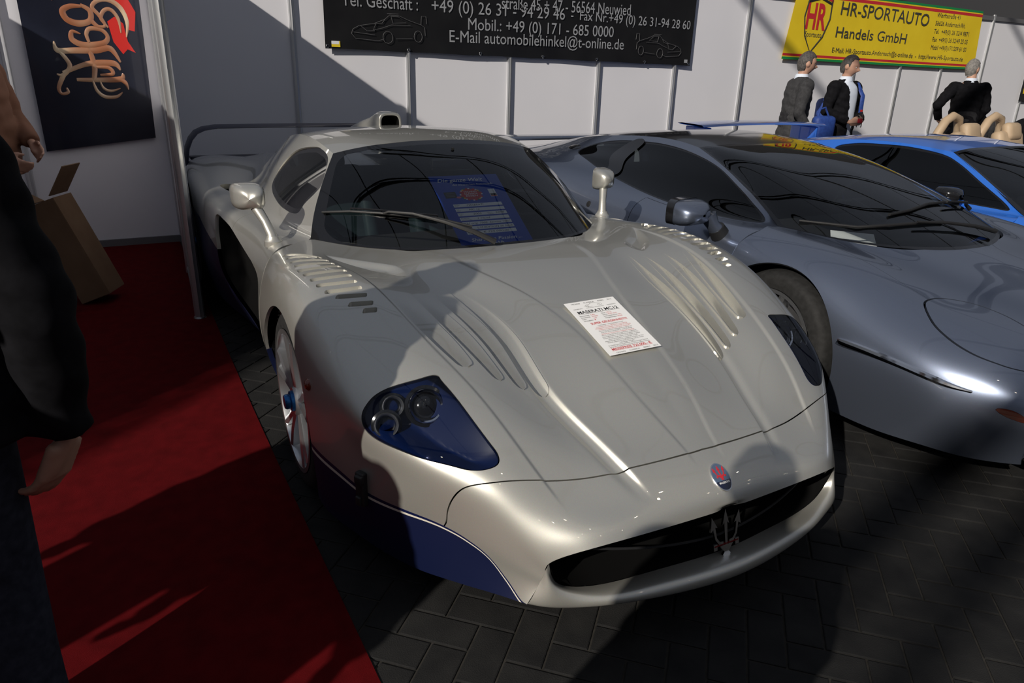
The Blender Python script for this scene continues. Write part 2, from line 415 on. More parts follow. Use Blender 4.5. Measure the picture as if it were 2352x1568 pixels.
XSIDE = [
 [(-.94,.54,1.10),(-1.3,.505,1.125),(-1.9,.49,1.095),(-2.4,.48,1.03),(-2.95,.50,.93),(-3.4,.52,.88)],
 [(-.64,.613,1.022),(-1.25,.585,1.04),(-1.9,.585,1.02),(-2.4,.60,.99),(-2.95,.62,.92),(-3.4,.64,.88)],
 [(-.35,.68,.92),(-1.1,.68,.95),(-1.8,.69,.965),(-2.4,.71,.955),(-2.95,.74,.915),(-3.4,.76,.88)],
 [(-.08,.745,.795),(-.8,.84,.808),(-1.6,.80,.89),(-2.3,.82,.925),(-2.9,.86,.91),(-3.4,.88,.87)],
 [(-.085,.86,.785),(-.8,.93,.765),(-1.6,.91,.83),(-2.3,.93,.88),(-2.9,.955,.88),(-3.4,.95,.83)],
 [(-.11,.985,.71),(-.8,1.0,.62),(-1.6,1.0,.68),(-2.3,1.0,.74),(-2.9,1.01,.75),(-3.4,.99,.70)],
 [(-.13,1.02,.52),(-.8,1.0,.42),(-1.6,1.0,.45),(-2.3,1.01,.5),(-2.9,1.02,.5),(-3.4,1.0,.5)],
 [(-.14,1.01,.12),(-.8,.98,.12),(-1.6,.98,.12),(-2.3,1.0,.12),(-2.9,1.0,.14),(-3.4,.97,.2)],
]
XWIND = [
 [(.50,0,.745),(.18,0,.875),(-.15,0,.985),(-.5,0,1.07),(-.87,0,1.12)],
 [(.43,.31,.748),(.12,.30,.878),(-.2,.29,.985),(-.53,.28,1.067),(-.885,.27,1.118)],
 [(.23,.58,.765),(-.02,.55,.88),(-.3,.51,.98),(-.6,.475,1.06),(-.91,.44,1.112)],
 [(-.0,.70,.785),(-.23,.66,.89),(-.46,.615,.975),(-.70,.565,1.045),(-.925,.505,1.106)],
 [(-.08,.745,.795),(-.33,.685,.912),(-.55,.635,.992),(-.75,.585,1.052),(-.94,.54,1.10)],
]
XROOF = [
 [(-.87,0,1.12),(-1.2,0,1.162),(-1.6,0,1.152),(-2.2,0,1.09),(-2.9,0,.97),(-3.4,0,.89)],
 [(-.885,.27,1.118),(-1.2,.27,1.157),(-1.6,.26,1.148),(-2.2,.26,1.085),(-2.9,.28,.965),(-3.4,.3,.885)],
 [(-.91,.44,1.112),(-1.22,.42,1.142),(-1.65,.41,1.13),(-2.25,.41,1.068),(-2.9,.42,.95),(-3.4,.45,.882)],
 [(-.94,.54,1.10),(-1.3,.505,1.125),(-1.9,.49,1.095),(-2.4,.48,1.03),(-2.95,.50,.93),(-3.4,.52,.88)],
]
BSIDE = [
 [(-.62,.57,1.055),(-1.0,.585,1.085),(-1.5,.58,1.07),(-1.9,.57,1.02),(-2.6,.56,.93),(-3.2,.55,.88)],
 [(-.42,.635,.97),(-.95,.66,.97),(-1.5,.66,.97),(-1.9,.65,.95),(-2.6,.65,.90),(-3.2,.65,.87)],
 [(-.19,.71,.86),(-.8,.74,.86),(-1.45,.745,.87),(-1.9,.74,.88),(-2.6,.74,.88),(-3.2,.74,.86)],
 [(.05,.80,.735),(-.6,.83,.745),(-1.3,.83,.76),(-1.9,.84,.81),(-2.6,.84,.86),(-3.2,.84,.85)],
 [(.05,.88,.72),(-.6,.92,.70),(-1.3,.92,.71),(-1.9,.93,.77),(-2.6,.94,.82),(-3.2,.93,.80)],
 [(.03,.96,.60),(-.6,.96,.55),(-1.3,.96,.56),(-1.9,.97,.6),(-2.6,.98,.65),(-3.2,.97,.65)],
 [(.02,.97,.12),(-.6,.95,.12),(-1.3,.95,.12),(-1.9,.96,.12),(-2.6,.97,.12),(-3.2,.95,.2)],
]
BWIND = [
 [(.45,0,.70),(.2,0,.81),(-.05,0,.91),(-.33,0,1.01),(-.60,0,1.085)],
 [(.40,.3,.70),(.16,.285,.81),(-.08,.27,.91),(-.35,.255,1.005),(-.605,.24,1.083)],
 [(.22,.6,.715),(.02,.555,.82),(-.2,.51,.91),(-.4,.47,.99),(-.612,.43,1.075)],
 [(.05,.80,.735),(-.12,.74,.82),(-.28,.685,.90),(-.45,.63,.98),(-.62,.57,1.055)],
]
BROOF = [
 [(-.60,0,1.085),(-.95,0,1.12),(-1.4,0,1.115),(-1.9,0,1.06),(-2.6,0,.95),(-3.2,0,.89)],
 [(-.605,.24,1.083),(-.95,.25,1.118),(-1.4,.25,1.112),(-1.9,.25,1.057),(-2.6,.25,.948),(-3.2,.25,.888)],
 [(-.612,.43,1.075),(-.97,.45,1.108),(-1.45,.45,1.098),(-1.9,.44,1.045),(-2.6,.43,.94),(-3.2,.43,.885)],
 [(-.62,.57,1.055),(-1.0,.585,1.085),(-1.5,.58,1.07),(-1.9,.57,1.02),(-2.6,.56,.93),(-3.2,.55,.88)],
]
# ---------------------------------------------------------------- materials
def glass(name, tint=(.55, .62, .6), gloss=1.0, base=.04):
    """thin pane: tinted see-through, mirror reflection by angle"""
    m = bpy.data.materials.new(name); m.use_nodes = True; n = m.node_tree.nodes; l = m.node_tree.links; n.clear()
    o = n.new('ShaderNodeOutputMaterial'); t = n.new('ShaderNodeBsdfTransparent'); g = n.new('ShaderNodeBsdfGlossy')
    f = n.new('ShaderNodeFresnel'); mx = n.new('ShaderNodeMixShader'); f.inputs['IOR'].default_value = 1.52
    t.inputs['Color'].default_value = (*tint, 1); g.inputs['Roughness'].default_value = .0; g.inputs['Color'].default_value = (gloss, gloss, gloss, 1)
    l.new(f.outputs[0], mx.inputs[0]); l.new(t.outputs[0], mx.inputs[1]); l.new(g.outputs[0], mx.inputs[2]); l.new(mx.outputs[0], o.inputs['Surface'])
    return m
M = {}
M['pearl'] = car_paint('pearl_white_paint', (.60, .59, .54), metal=.72, rough=.37)
M['silver'] = car_paint('silver_metallic_paint', (.21, .245, .33), metal=.85, rough=.34)
M['bluecar'] = car_paint('bright_blue_paint', (.02, .13, .55), metal=.1, rough=.4, flake=False)
M['navy'] = mat('navy_gloss_paint', (.003, .006, .032), .3, 0, 1.0)
M['navy_house'] = mat('navy_lamp_housing', (.003, .010, .05), .3, 0, 0, spec=.25)
M['navy_low'] = mat('navy_satin_paint', (.0025, .006, .034), .5, 0, .2)
M['stripe_blue'] = mat('blue_pinstripe', (.003, .007, .045), .4, 0, .6)
M['stripe_white'] = mat('white_pinstripe', (.62, .58, .5), .4, 0, .6)
M['black'] = mat('black_plastic', (.012, .012, .013), .5)
M['black_gloss'] = mat('black_gloss', (.008, .008, .009), .12, 0, .5)
M['void'] = mat('unlit_black_lining', (.004, .004, .004), .9, spec=.1)
M['rubber'] = noise_col(mat('tyre_rubber', (.015, .015, .015), .75, spec=.3), (.012, .012, .012), (.022, .022, .022), 40)
M['alloy'] = mat('alloy_wheel', (.55, .56, .58), .28, .92, .3)
M['chrome'] = mat('chrome', (.8, .8, .82), .08, 1.0)
M['dullmetal'] = mat('dull_metal', (.3, .3, .31), .35, .9)
M['glass'] = glass('windscreen_glass', (.80, .84, .84))
M['glass_side'] = glass('side_window_glass', (.10, .12, .12))
M['lampglass'] = glass('lamp_cover_glass', (.85, .87, .9), .55)
M['frit'] = mat('black_frit_band', (.006, .006, .007), .12, 0, .4)
M['amber'] = mat('amber_lens', (.16, .02, .004), .1, 0, 1.0)
M['red'] = mat('red_enamel', (.55, .015, .01), .25, 0, .5)
M['hubblue'] = mat('blue_anodised', (.02, .12, .35), .25, .7)
M['seat'] = noise_col(mat('light_blue_leather', (.1, .14, .16), .5), (.07, .11, .13), (.12, .17, .19), 8)
M['darkcloth'] = noise_col(mat('black_cloth', (.01, .01, .011), .85, spec=.2), (.007, .007, .008), (.015, .015, .017), 30)
M['white'] = mat('white_print', (.75, .75, .76), .6)
M['paper'] = noise_col(mat('white_paper', (.8, .8, .8), .7), (.78, .78, .78), (.82, .82, .82), 5)
M['ink'] = mat('black_ink', (.015, .015, .016), .7)
M['redink'] = mat('red_ink', (.5, .02, .03), .7)
M['cardblue'] = mat('blue_card_print', (.012, .06, .42), .35, 0, .3)
M['alu'] = mat('anodised_aluminium', (.60, .61, .62), .32, .85)
M['steel'] = mat('painted_roof_steel', (.05, .055, .06), .6, .2)
# ================================================================ the hall: floor, walls, roof steel
M['paver'] = noise_col(mat('dark_paver', (.05, .05, .052), .85, spec=.25), (.010, .010, .0105), (.019, .0187, .0183), 9, 8, .25, bscale=260)
M['joint'] = noise_col(mat('sand_joint', (.085, .08, .072), .95, spec=.1), (.024, .0225, .02), (.042, .039, .035), 30)
M['carpet'] = noise_col(mat('red_felt', (.2, .008, .012), .95, spec=.08), (.065, .002, .003), (.095, .003, .0045), 14, 6, .35, bscale=700)
M['wall'] = noise_col(mat('white_panel', (.72, .72, .76), .45), (.70, .70, .745), (.74, .735, .775), 1.2, 2)
M['wallgrey'] = mat('grey_rail', (.16, .16, .17), .5, .3)
fl = MB()
fl.box((2, 4, -.055), (60, 60, .10))
fl.mi = 1
c45 = math.sqrt(.5); bw, bl, gp = .105, .21, .0035
def paver(cx, cy, lx, ly):
    """one bevelled block in the 45-degree frame"""
    P = []
    for ins, z in ((gp, -.006), (gp, -.0015), (gp + .003, 0.0)):
        for sx, sy in ((-1, -1), (1, -1), (1, 1), (-1, 1)):
            a = cx + sx * (lx / 2 - ins); b = cy + sy * (ly / 2 - ins)
            P.append(((a - b) * c45, (a + b) * c45, z))
    F = [(8, 9, 10, 11)]
    for k in (0, 4):
        for j in range(4): F.append((k + j, k + (j + 1) % 4, k + 4 + (j + 1) % 4, k + 4 + j))
    return P, F
for i in range(-60, 90):
    for j in range(-40, 40):
        a, b = (i + 4 * j) * bw, i * bw
        for (cx, cy, lx, ly) in ((a + bw, b + bw / 2, bl, bw), (a + 2.5 * bw, b, bw, bl)):
            wx, wy = (cx - cy) * c45, (cx + cy) * c45
            if -4.5 < wx < 3.2 and -1.25 < wy < 3.6: fl.add(*paver(cx, cy, lx, ly))
o = fl.build('floor', M['joint'], None, smooth=False, mats=[M['joint'], M['paver']]); tag(o, kind='structure')
def carpet_piece(name, x0, x1, y0, y1, lab):
    a = MB(); P_ = [(x0, y0), (x1, y0)] + [(x1 + (x0 - x1) * t, y1 + .018 * math.sin(t * 9) * .4) for t in np.linspace(0, 1, 30)]
    a.prism(P_, -.002, .004); return tag(a.build(name, M['carpet'], None, smooth=False), lab, 'carpet')
carpet_piece('carpet', -4.55, 3.3, -6.0, -.992, 'red felt carpet covering the aisle and booth left of the pearl white supercar')
# ---- back wall of white panels, two booth partitions
XW = -4.58; WH = 2.52
def panel_wall(name, p, q, h=WH, th=.03, m='wall'):
    p, q = Vector(p), Vector(q); d = (q - p); L = d.length; d = d / L
    a = MB(); R = Matrix((d, Vector((-d.y, d.x, 0)), Vector((0, 0, 1)))).transposed()
    a.box(p + d * L / 2 + Vector((0, 0, h / 2)), (L, th, h), R)
    return tag(a.build(name, M[m], None, smooth=False), kind='structure')
panel_wall('wall_back', (XW - .015, -6.0, 0), (XW - .015, 16.0, 0))
panel_wall('wall_booth_right', (XW, -.955, 0), (-2.25, -1.067, 0), th=.022)
panel_wall('wall_booth_left', (XW, -3.10, 0), (-.95, -3.18, 0), th=.022)
def octo(x, y, h=WH + .02, r=.026):
    a = MB(); P_ = []
    for k in range(16):
        an = k * math.pi / 8; rr = r if k % 2 == 0 else r * .86
        P_.append((rr * math.cos(an), rr * math.sin(an)))
    a.prism(P_, 0, h, loc=(x, y, 0)); return a
nt_ = 1
for y_ in (-.955, .159, 1.243, 2.354, 3.472, 4.554, 5.642, 6.69, 7.73, 8.716, 9.683, 10.74, 12.02, 13.1):
    tag(octo(XW + .012, y_).build('trim_%d' % nt_, M['alu'], None, sharp=30), kind='structure'); nt_ += 1
for y_ in (-2.02,):
    tag(octo(XW + .012, y_).build('trim_%d' % nt_, M['alu'], None, sharp=30), kind='structure'); nt_ += 1
for (x_, y_) in ((-3.4, -1.012),):
    tag(octo(x_, y_, r=.028).build('trim_%d' % nt_, M['alu'], None, sharp=30), kind='structure'); nt_ += 1
pp = empty('aluminium_post', (-2.232, -1.067, 0), 0, 'round aluminium post standing on the carpet edge at the end of the booth partition', 'post')
a = octo(0, 0, WH, .030); a.build('tube', M['alu'], pp, sharp=30)
a = MB(); a.lathe([(.001, .012), (.034, .012), (.038, .006), (.038, .001)], 24); a.build('foot_plate', M['dullmetal'], pp)
for (y0, y1, z_) in ((-6, 16, .03), (-6, 16, WH - .03)):
    a = MB(); a.box((XW + .008, (y0 + y1) / 2, z_), (.03, y1 - y0, .06)); tag(a.build('trim_%d' % nt_, M['wallgrey'], None, smooth=False), kind='structure'); nt_ += 1
a = MB(); a.box((XW + 1.17, -1.015, .03), (2.3, .03, .05), Matrix.Rotation(math.radians(-2.7), 3, 'Z')); tag(a.build('trim_%d' % nt_, M['wallgrey'], None, smooth=False), kind='structure'); nt_ += 1
# ---- hall shell beyond the stand and roof steel overhead
M['hall'] = mat('hall_wall', (.06, .06, .065), .8)
M['roofsteel'] = M['steel']
a = MB(); a.box((-14, 4, 4), (.2, 60, 8)); tag(a.build('wall_hall', M['hall'], None, smooth=False), kind='structure')
def arch_pts(x, n=41, y0=-17, y1=25, h0=5.0, h1=11.5):
    return [(x, y0 + (y1 - y0) * t, h0 + (h1 - h0) * math.sin(math.pi * t) ** .8) for t in np.linspace(0, 1, n)]
roof_x = [-8.0, -4.0, 0.0, 4.0, 8.0, 12.0, 16.0]
for k, x_ in enumerate(roof_x):
    a = MB(); A_ = arch_pts(x_); a.tube(A_, .10, 8)
    B_ = [(p[0], p[1], p[2] - .7) for p in A_]; a.tube(B_, .06, 6)
    for i in range(0, 40, 4):
        a.tube([A_[i], B_[i + 2]], .025, 5); a.tube([B_[i + 2], A_[i + 4]], .025, 5)
    tag(a.build('ceiling_arch', M['roofsteel'], None), kind='structure')
a = MB()
for t in np.linspace(.05, .95, 10):
    y_ = -17 + 42 * t; z_ = 5 + 6.5 * math.sin(math.pi * t) ** .8 + .08
    a.tube([(-8, y_, z_), (16, y_, z_)], .05, 6)
tag(a.build('ceiling_purlins', M['roofsteel'], None), kind='structure')

# unseen lattice-edged slab, added high at the left to shade the far carpet
ws_ = 5.0; dl_ = Vector((-.66, .75, 0)).normalized(); nl_ = Vector((.75, .66, 0)).normalized()
def lift_(gx, gy, z): return Vector((gx + .857 * z, gy - 1.587 * z, z))
A0_ = lift_(.35, -3.0, ws_); L_ = 4.3
a = MB(); Rw = Matrix((dl_, nl_, Vector((0, 0, 1)))).transposed()
a.box(A0_ + dl_ * L_ / 2 - nl_ * .60, (L_, 1.2, .10), Rw)
for k in range(15):
    p_ = A0_ + dl_ * (L_ * k / 14); a.tube([p_, p_ + Vector((0, 0, .44))], .014, 6)
    if k < 14:
        q_ = A0_ + dl_ * (L_ * (k + 1) / 14)
        a.tube([p_ + Vector((0, 0, .05)), q_ + Vector((0, 0, .42))], .008, 5); a.tube([p_ + Vector((0, 0, .42)), q_ + Vector((0, 0, .05))], .008, 5)
for h_ in (.05, .24, .43): a.tube([A0_ + Vector((0, 0, h_)), A0_ + dl_ * L_ + Vector((0, 0, h_))], .010, 5)
tag(a.build('ceiling_shade_slab', M['roofsteel'], None), kind='structure')
# small spotlights hanging under the roof
M['bulb'] = mat('spotlight_bulb', (1, .9, .75), .4, emit=(1, .86, .66), es=70)
sp0 = None
for (x_, y_) in ((3.2, -3.5), (3.2, -.5), (3.2, 2.5), (3.2, 5.5), (5.0, -2.0), (5.0, 1.0), (5.0, 4.0), (5.0, 7.0), (7.0, -3.5), (7.0, -.5), (7.0, 2.5), (7.0, 5.5), (7.0, 8.5)):
    if sp0 is None:
        sp0 = empty('spotlight', (x_, y_, 5.2), 0, 'small warm spotlight hanging high under the roof arches', 'lamp', 'spotlights under the roof')
        a = MB(); a.lathe([(.001, .22), (.05, .22), (.06, .10), (.075, .0), (.066, .0), (.05, .09)], 20); a.build('lamp_shade', M['black'], sp0)
        a = MB(); a.sphere((0, 0, .02), .045, 14, 9); a.build('bulb', M['bulb'], sp0)
        a = MB(); a.tube([(0, 0, .22), (0, 0, 3.5)], .008, 6); a.build('cable', M['black'], sp0)
    else:
        c_ = copy_tree(sp0); c_.location = (x_, y_, 5.2)
# ================================================================ pearl white supercar
car = empty('sports_car', (0, 0, 0), 0, 'pearl white supercar with navy lower trim, roof scoop and blue show card behind its windscreen', 'car')
class Net:
    def __init__(s, net, nu, nv, mirror=True, wv=None, wu=None):
        s.net = np.asarray(net, float); s.G, s.ug, s.vg = net_surface(net, nu, nv, mirror, wv, wu)
        n = s.net
        s.tv = np.r_[0, np.cumsum(np.linalg.norm(np.diff(n, axis=1), axis=2).mean(0))]
        s.tu = np.r_[0, np.cumsum(np.linalg.norm(np.diff(n, axis=0), axis=2).mean(1))]
        s.qu = warp(s.tu, nu, wu); s.qv = warp(s.tv, nv, wv)
        s.UM, s.VM = np.meshgrid(s.qu, s.qv, indexing='ij')
        s.UG, s.VG = np.meshgrid(s.ug, s.vg, indexing='ij')
    def m(s, pts):
        p = np.asarray(pts, float)
        return np.stack([np.interp(p[:, 0], np.arange(len(s.tu)), s.tu), np.interp(p[:, 1], np.arange(len(s.tv)), s.tv)], 1)
    def Q(s): return np.stack([s.UM, s.VM], 2)
    def flat(s): return np.stack([s.UM.ravel(), s.VM.ravel()], 1)
    def at(s, u, v):
        """point and normal at net coordinates"""
        p = s.m([(u, v)])[0]; i = np.interp(p[0], s.qu, np.arange(len(s.qu))); j = np.interp(p[1], s.qv, np.arange(len(s.qv)))
        i = int(round(i)); j = int(round(j)); N = grid_normals(s.G)
        return Vector(s.G[i, j]), Vector(N[i, j])
cl = Net(CLAM, 260, 360, wu=(1.85, 3.2, 2.0))
P0 = cl.flat(); shp = cl.UM.shape
dz = np.zeros(len(P0)); UGf = cl.UG.ravel(); VGf = cl.VG.ravel(); Y = cl.G[..., 1].ravel(); X = cl.G[..., 0].ravel()
# raised centre panel between the inner creases, spine between the outer ones
tuB = cl.tu[2]; tuA = cl.tu[3]; tuC = cl.tu[1]
wB = sstep(1.6, 3.2, VGf) * (1 - sstep(5.4, 7.5, VGf))
dz += .010 * wB * (1 - sstep(tuB - .004, tuB + .012, P0[:, 0]))
dz += .008 * wB * np.exp(-((P0[:, 0] - tuB - .03) / .02) ** 2) * -1
wC = sstep(2.4, 3.4, VGf) * (1 - sstep(8.5, 9.6, VGf))
dz -= .004 * wC * (1 - sstep(tuC - .004, tuC + .008, P0[:, 0]))
wA = sstep(1.9, 3.2, VGf) * (1 - sstep(8.2, 9.4, VGf))
dz += .007 * wA * sstep(tuA - .010, tuA + .004, P0[:, 0]) * (1 - sstep(tuA + .03, tuA + .16, P0[:, 0]))
dz -= .020 * np.exp(-(Y / .035) ** 2) * (1 - sstep(0, .35, VGf)) * 1.0
# extraction vents in the bonnet: (centre line, half width, depth)
VENTS = [([(2.06, 8.1), (2.09, 7.2), (2.11, 6.4), (2.10, 5.7), (2.08, 4.97)], .030, .040),
         ([(2.30, 7.9), (2.34, 7.1), (2.34, 6.4), (2.32, 5.75), (2.29, 5.08)], .026, .042),
         ([(2.58, 7.8), (2.60, 7.0), (2.60, 6.3), (2.58, 5.8), (2.54, 5.20)], .026, .042),
         ([(2.93, 7.75), (2.87, 7.1), (2.845, 6.5), (2.835, 6.0), (2.83, 5.48)], .031, .042)]
CUTS = []      # (outline, depth function of the metric coordinates, part name)
def vent(ln, hw, dep):
    L = smooth_poly(cl.m(ln), 12, False); n = len(L); t = np.linspace(0, 1, n)
    T_ = np.gradient(L, axis=0); T_ /= np.linalg.norm(T_, axis=1, keepdims=True); Nn_ = np.stack([-T_[:, 1], T_[:, 0]], 1)
    w = hw * np.clip(np.sin(np.pi * np.clip(.02 + .78 * t, 0, 1)), .04, 1) ** .7
    w = np.where(t > .93, w * np.sqrt(np.clip(1 - ((t - .93) / .0705) ** 2, 0.02, 1)), w)
    out = np.concatenate([L + Nn_ * w[:, None], (L - Nn_ * w[:, None])[::-1]])
    def depth(P, d):
        dd, fr, sd = ldist(L, P); ww = np.interp(fr, t, w); sgn = np.clip(sd * dd / np.maximum(ww, 1e-3), -1, 1)
        return dep * sstep(0, .75, fr) * (.42 - .58 * np.sin(sgn * 1.25) * VS)
    CUTS.append((out, depth, 'bonnet_vent'))
_t = cl.m([(2.0, 6.0), (2.2, 6.0)]); VS = -1.0
for q_ in VENTS: vent(*q_)
# louvres over the wheel
LI = [(3.43, 9.07), (3.27, 9.02), (3.17, 8.87), (3.17, 8.7), (3.14, 8.54), (3.21, 8.31), (3.3, 8.09), (3.37, 7.82), (3.4, 7.57), (3.43, 7.31), (3.43, 7.06), (3.46, 6.89)]
LO = [(4.55, 9.48), (4.55, 9.25), (4.55, 8.98), (4.55, 8.75), (4.6, 8.52), (4.55, 8.34), (4.49, 8.13), (4.44, 7.93), (4.34, 7.69), (4.13, 7.5), (3.95, 7.23), (3.76, 6.98)]
def louvre(a, b):
    A_, B_ = cl.m([a, b]); ax = (B_ - A_); Lh = np.linalg.norm(ax); ax = ax / Lh; pe = np.array([-ax[1], ax[0]])
    if pe[1] < 0: pe = -pe                                     # pe grows towards the windscreen
    r = .005; c = []
    for cx, cy, a0 in ((Lh - r, .011 - r, 0), (r, .011 - r, 90), (r, -.014 + r, 180), (Lh - r, -.014 + r, 270)):
        for k in range(5): an = math.radians(a0 + 22.5 * k); c.append(A_ + ax * (cx + r * math.cos(an)) + pe * (cy + r * math.sin(an)))
    def depth(P, d): return .003 + .014 * np.clip(((P - A_) @ pe + .014) / .025, 0, 1)
    CUTS.append((np.array(c), depth, 'louvre'))
for a, b in zip(LI, LO): louvre(a, b)
# leaf-shaped recess beside the windscreen foot
leaf = smooth_poly(cl.m([(3.0, 9.2), (2.6, 9.0), (2.3, 8.7), (2.38, 8.15), (2.62, 8.35), (2.85, 8.8)]), 6)
dl = sdist(leaf, P0); dz -= .016 * sstep(0, .05, -dl)
Nn = grid_normals(cl.G)
cl.G = cl.G + Nn * dz.reshape(shp)[..., None] * (1 if Nn[20, 150, 2] > 0 else -1)
FL = Nn[20, 150, 2] < 0
base = Surf.from_grid(cl.G, np.dstack([cl.Q(), cl.UG, cl.VG]), flip=FL)
STR = [(6.98, 6.75), (6.87, 5.77), (6.87, 4.96), (6.78, 4.0), (6.56, 2.95), (6.53, 2.22), (6.7, 1.58), (7.3, .97), (7.89, .26), (8.1, -.3)]
SM = smooth_poly(cl.m(STR), 10, False); _o = np.argsort(SM[:, 1])
strv, stru = SM[_o, 1], SM[_o, 0]
strv = np.r_[-.1, strv[1:], 9]; stru = np.r_[stru[0], stru[1:], stru[-1]]
def f_str(q): return q[:, 0] - np.interp(q[:, 1], strv, stru)
SH = smooth_poly(cl.m([(0, 2.95), (1, 2.94), (2, 2.90), (3, 2.92), (3.76, 2.96), (4.13, 3.02), (4.86, 3.14), (5.47, 3.15), (6.0, 3.09), (6.34, 2.97), (6.7, 2.95), (8, 2.95)]), 8, False)
def f_shut(q): return q[:, 1] - np.interp(q[:, 0], SH[:, 0], SH[:, 1])
HLP = [(3.4, 5.47), (3.69, 5.54), (4.08, 5.61), (4.49, 5.60), (4.81, 5.53), (5.1, 5.43), (5.27, 5.28), (5.29, 5.08), (5.15, 4.67), (4.91, 4.17), (4.34, 3.60), (3.95, 3.38), (3.69, 3.36), (3.52, 3.46), (3.43, 3.68), (3.42, 4.0), (3.42, 4.61), (3.40, 5.30)]
HLM = smooth_poly(cl.m(HLP), 5)
def f_hl(q): return sdist(HLM, q[:, :2])
def f_arch(s): return np.where(s.Q[:, 2] > 4.4, np.hypot(s.V[:, 0] + .02, s.V[:, 2] - .33) - .365, 1.0)
g_ = .0022
upper = base.clip(f_str(base.Q))
noarch = upper.clip(-f_arch(upper))
clam = noarch.clip(-(f_shut(noarch.Q) - g_)); clam = clam.clip(-(f_hl(clam.Q) - .0015))
for out_, dep_, nm_ in CUTS: clam = clam.clip(-sdist(out_, clam.Q[:, :2]), 5e-5)
bump = noarch.clip(f_shut(noarch.Q) + g_)
clam_o = clam.mirror_join().obj('front_clamshell', M['pearl'], car, lip=.012)
for out_, dep_, nm_ in CUTS:
    d_ = sdist(out_, base.Q[:, :2]); near = base.clip(d_ - .02); fl_ = near.clip(sdist(out_, near.Q[:, :2]) - .001, 5e-5)
    dd_ = dep_(fl_.Q[:, :2], None); fl_ = Surf(fl_.V - fl_.N * dd_[:, None], fl_.N, fl_.Q, fl_.F)
    for t_ in (fl_, fl_.mirrored()):
        wv_, wf_ = t_.walls(dd_)
        nV = len(t_.V); VV_ = t_.V.tolist() + wv_; FF_ = list(t_.F) + [tuple(i + nV for i in f) for f in wf_]
        wn_ = []
        for f in wf_:
            p_ = [np.array(wv_[i]) for i in f]; q_ = np.cross(p_[1] - p_[0], p_[3] - p_[0]); wn_ += [(q_ / (np.linalg.norm(q_) + 1e-12)).tolist()] * 4
        mobj(nm_, VV_, FF_, M['pearl'], clam_o, True, normals=t_.N.tolist() + wn_)
bump.mirror_join().obj('front_bumper', M['pearl'], car, lip=.03)
low = base.clip(-f_str(base.Q)); low = low.clip(-f_arch(low)); _vx = cl.m([(0, 8.3)])[0][1]; sill = low.clip(_vx - low.Q[:, 1]); low = low.clip(low.Q[:, 1] - _vx)
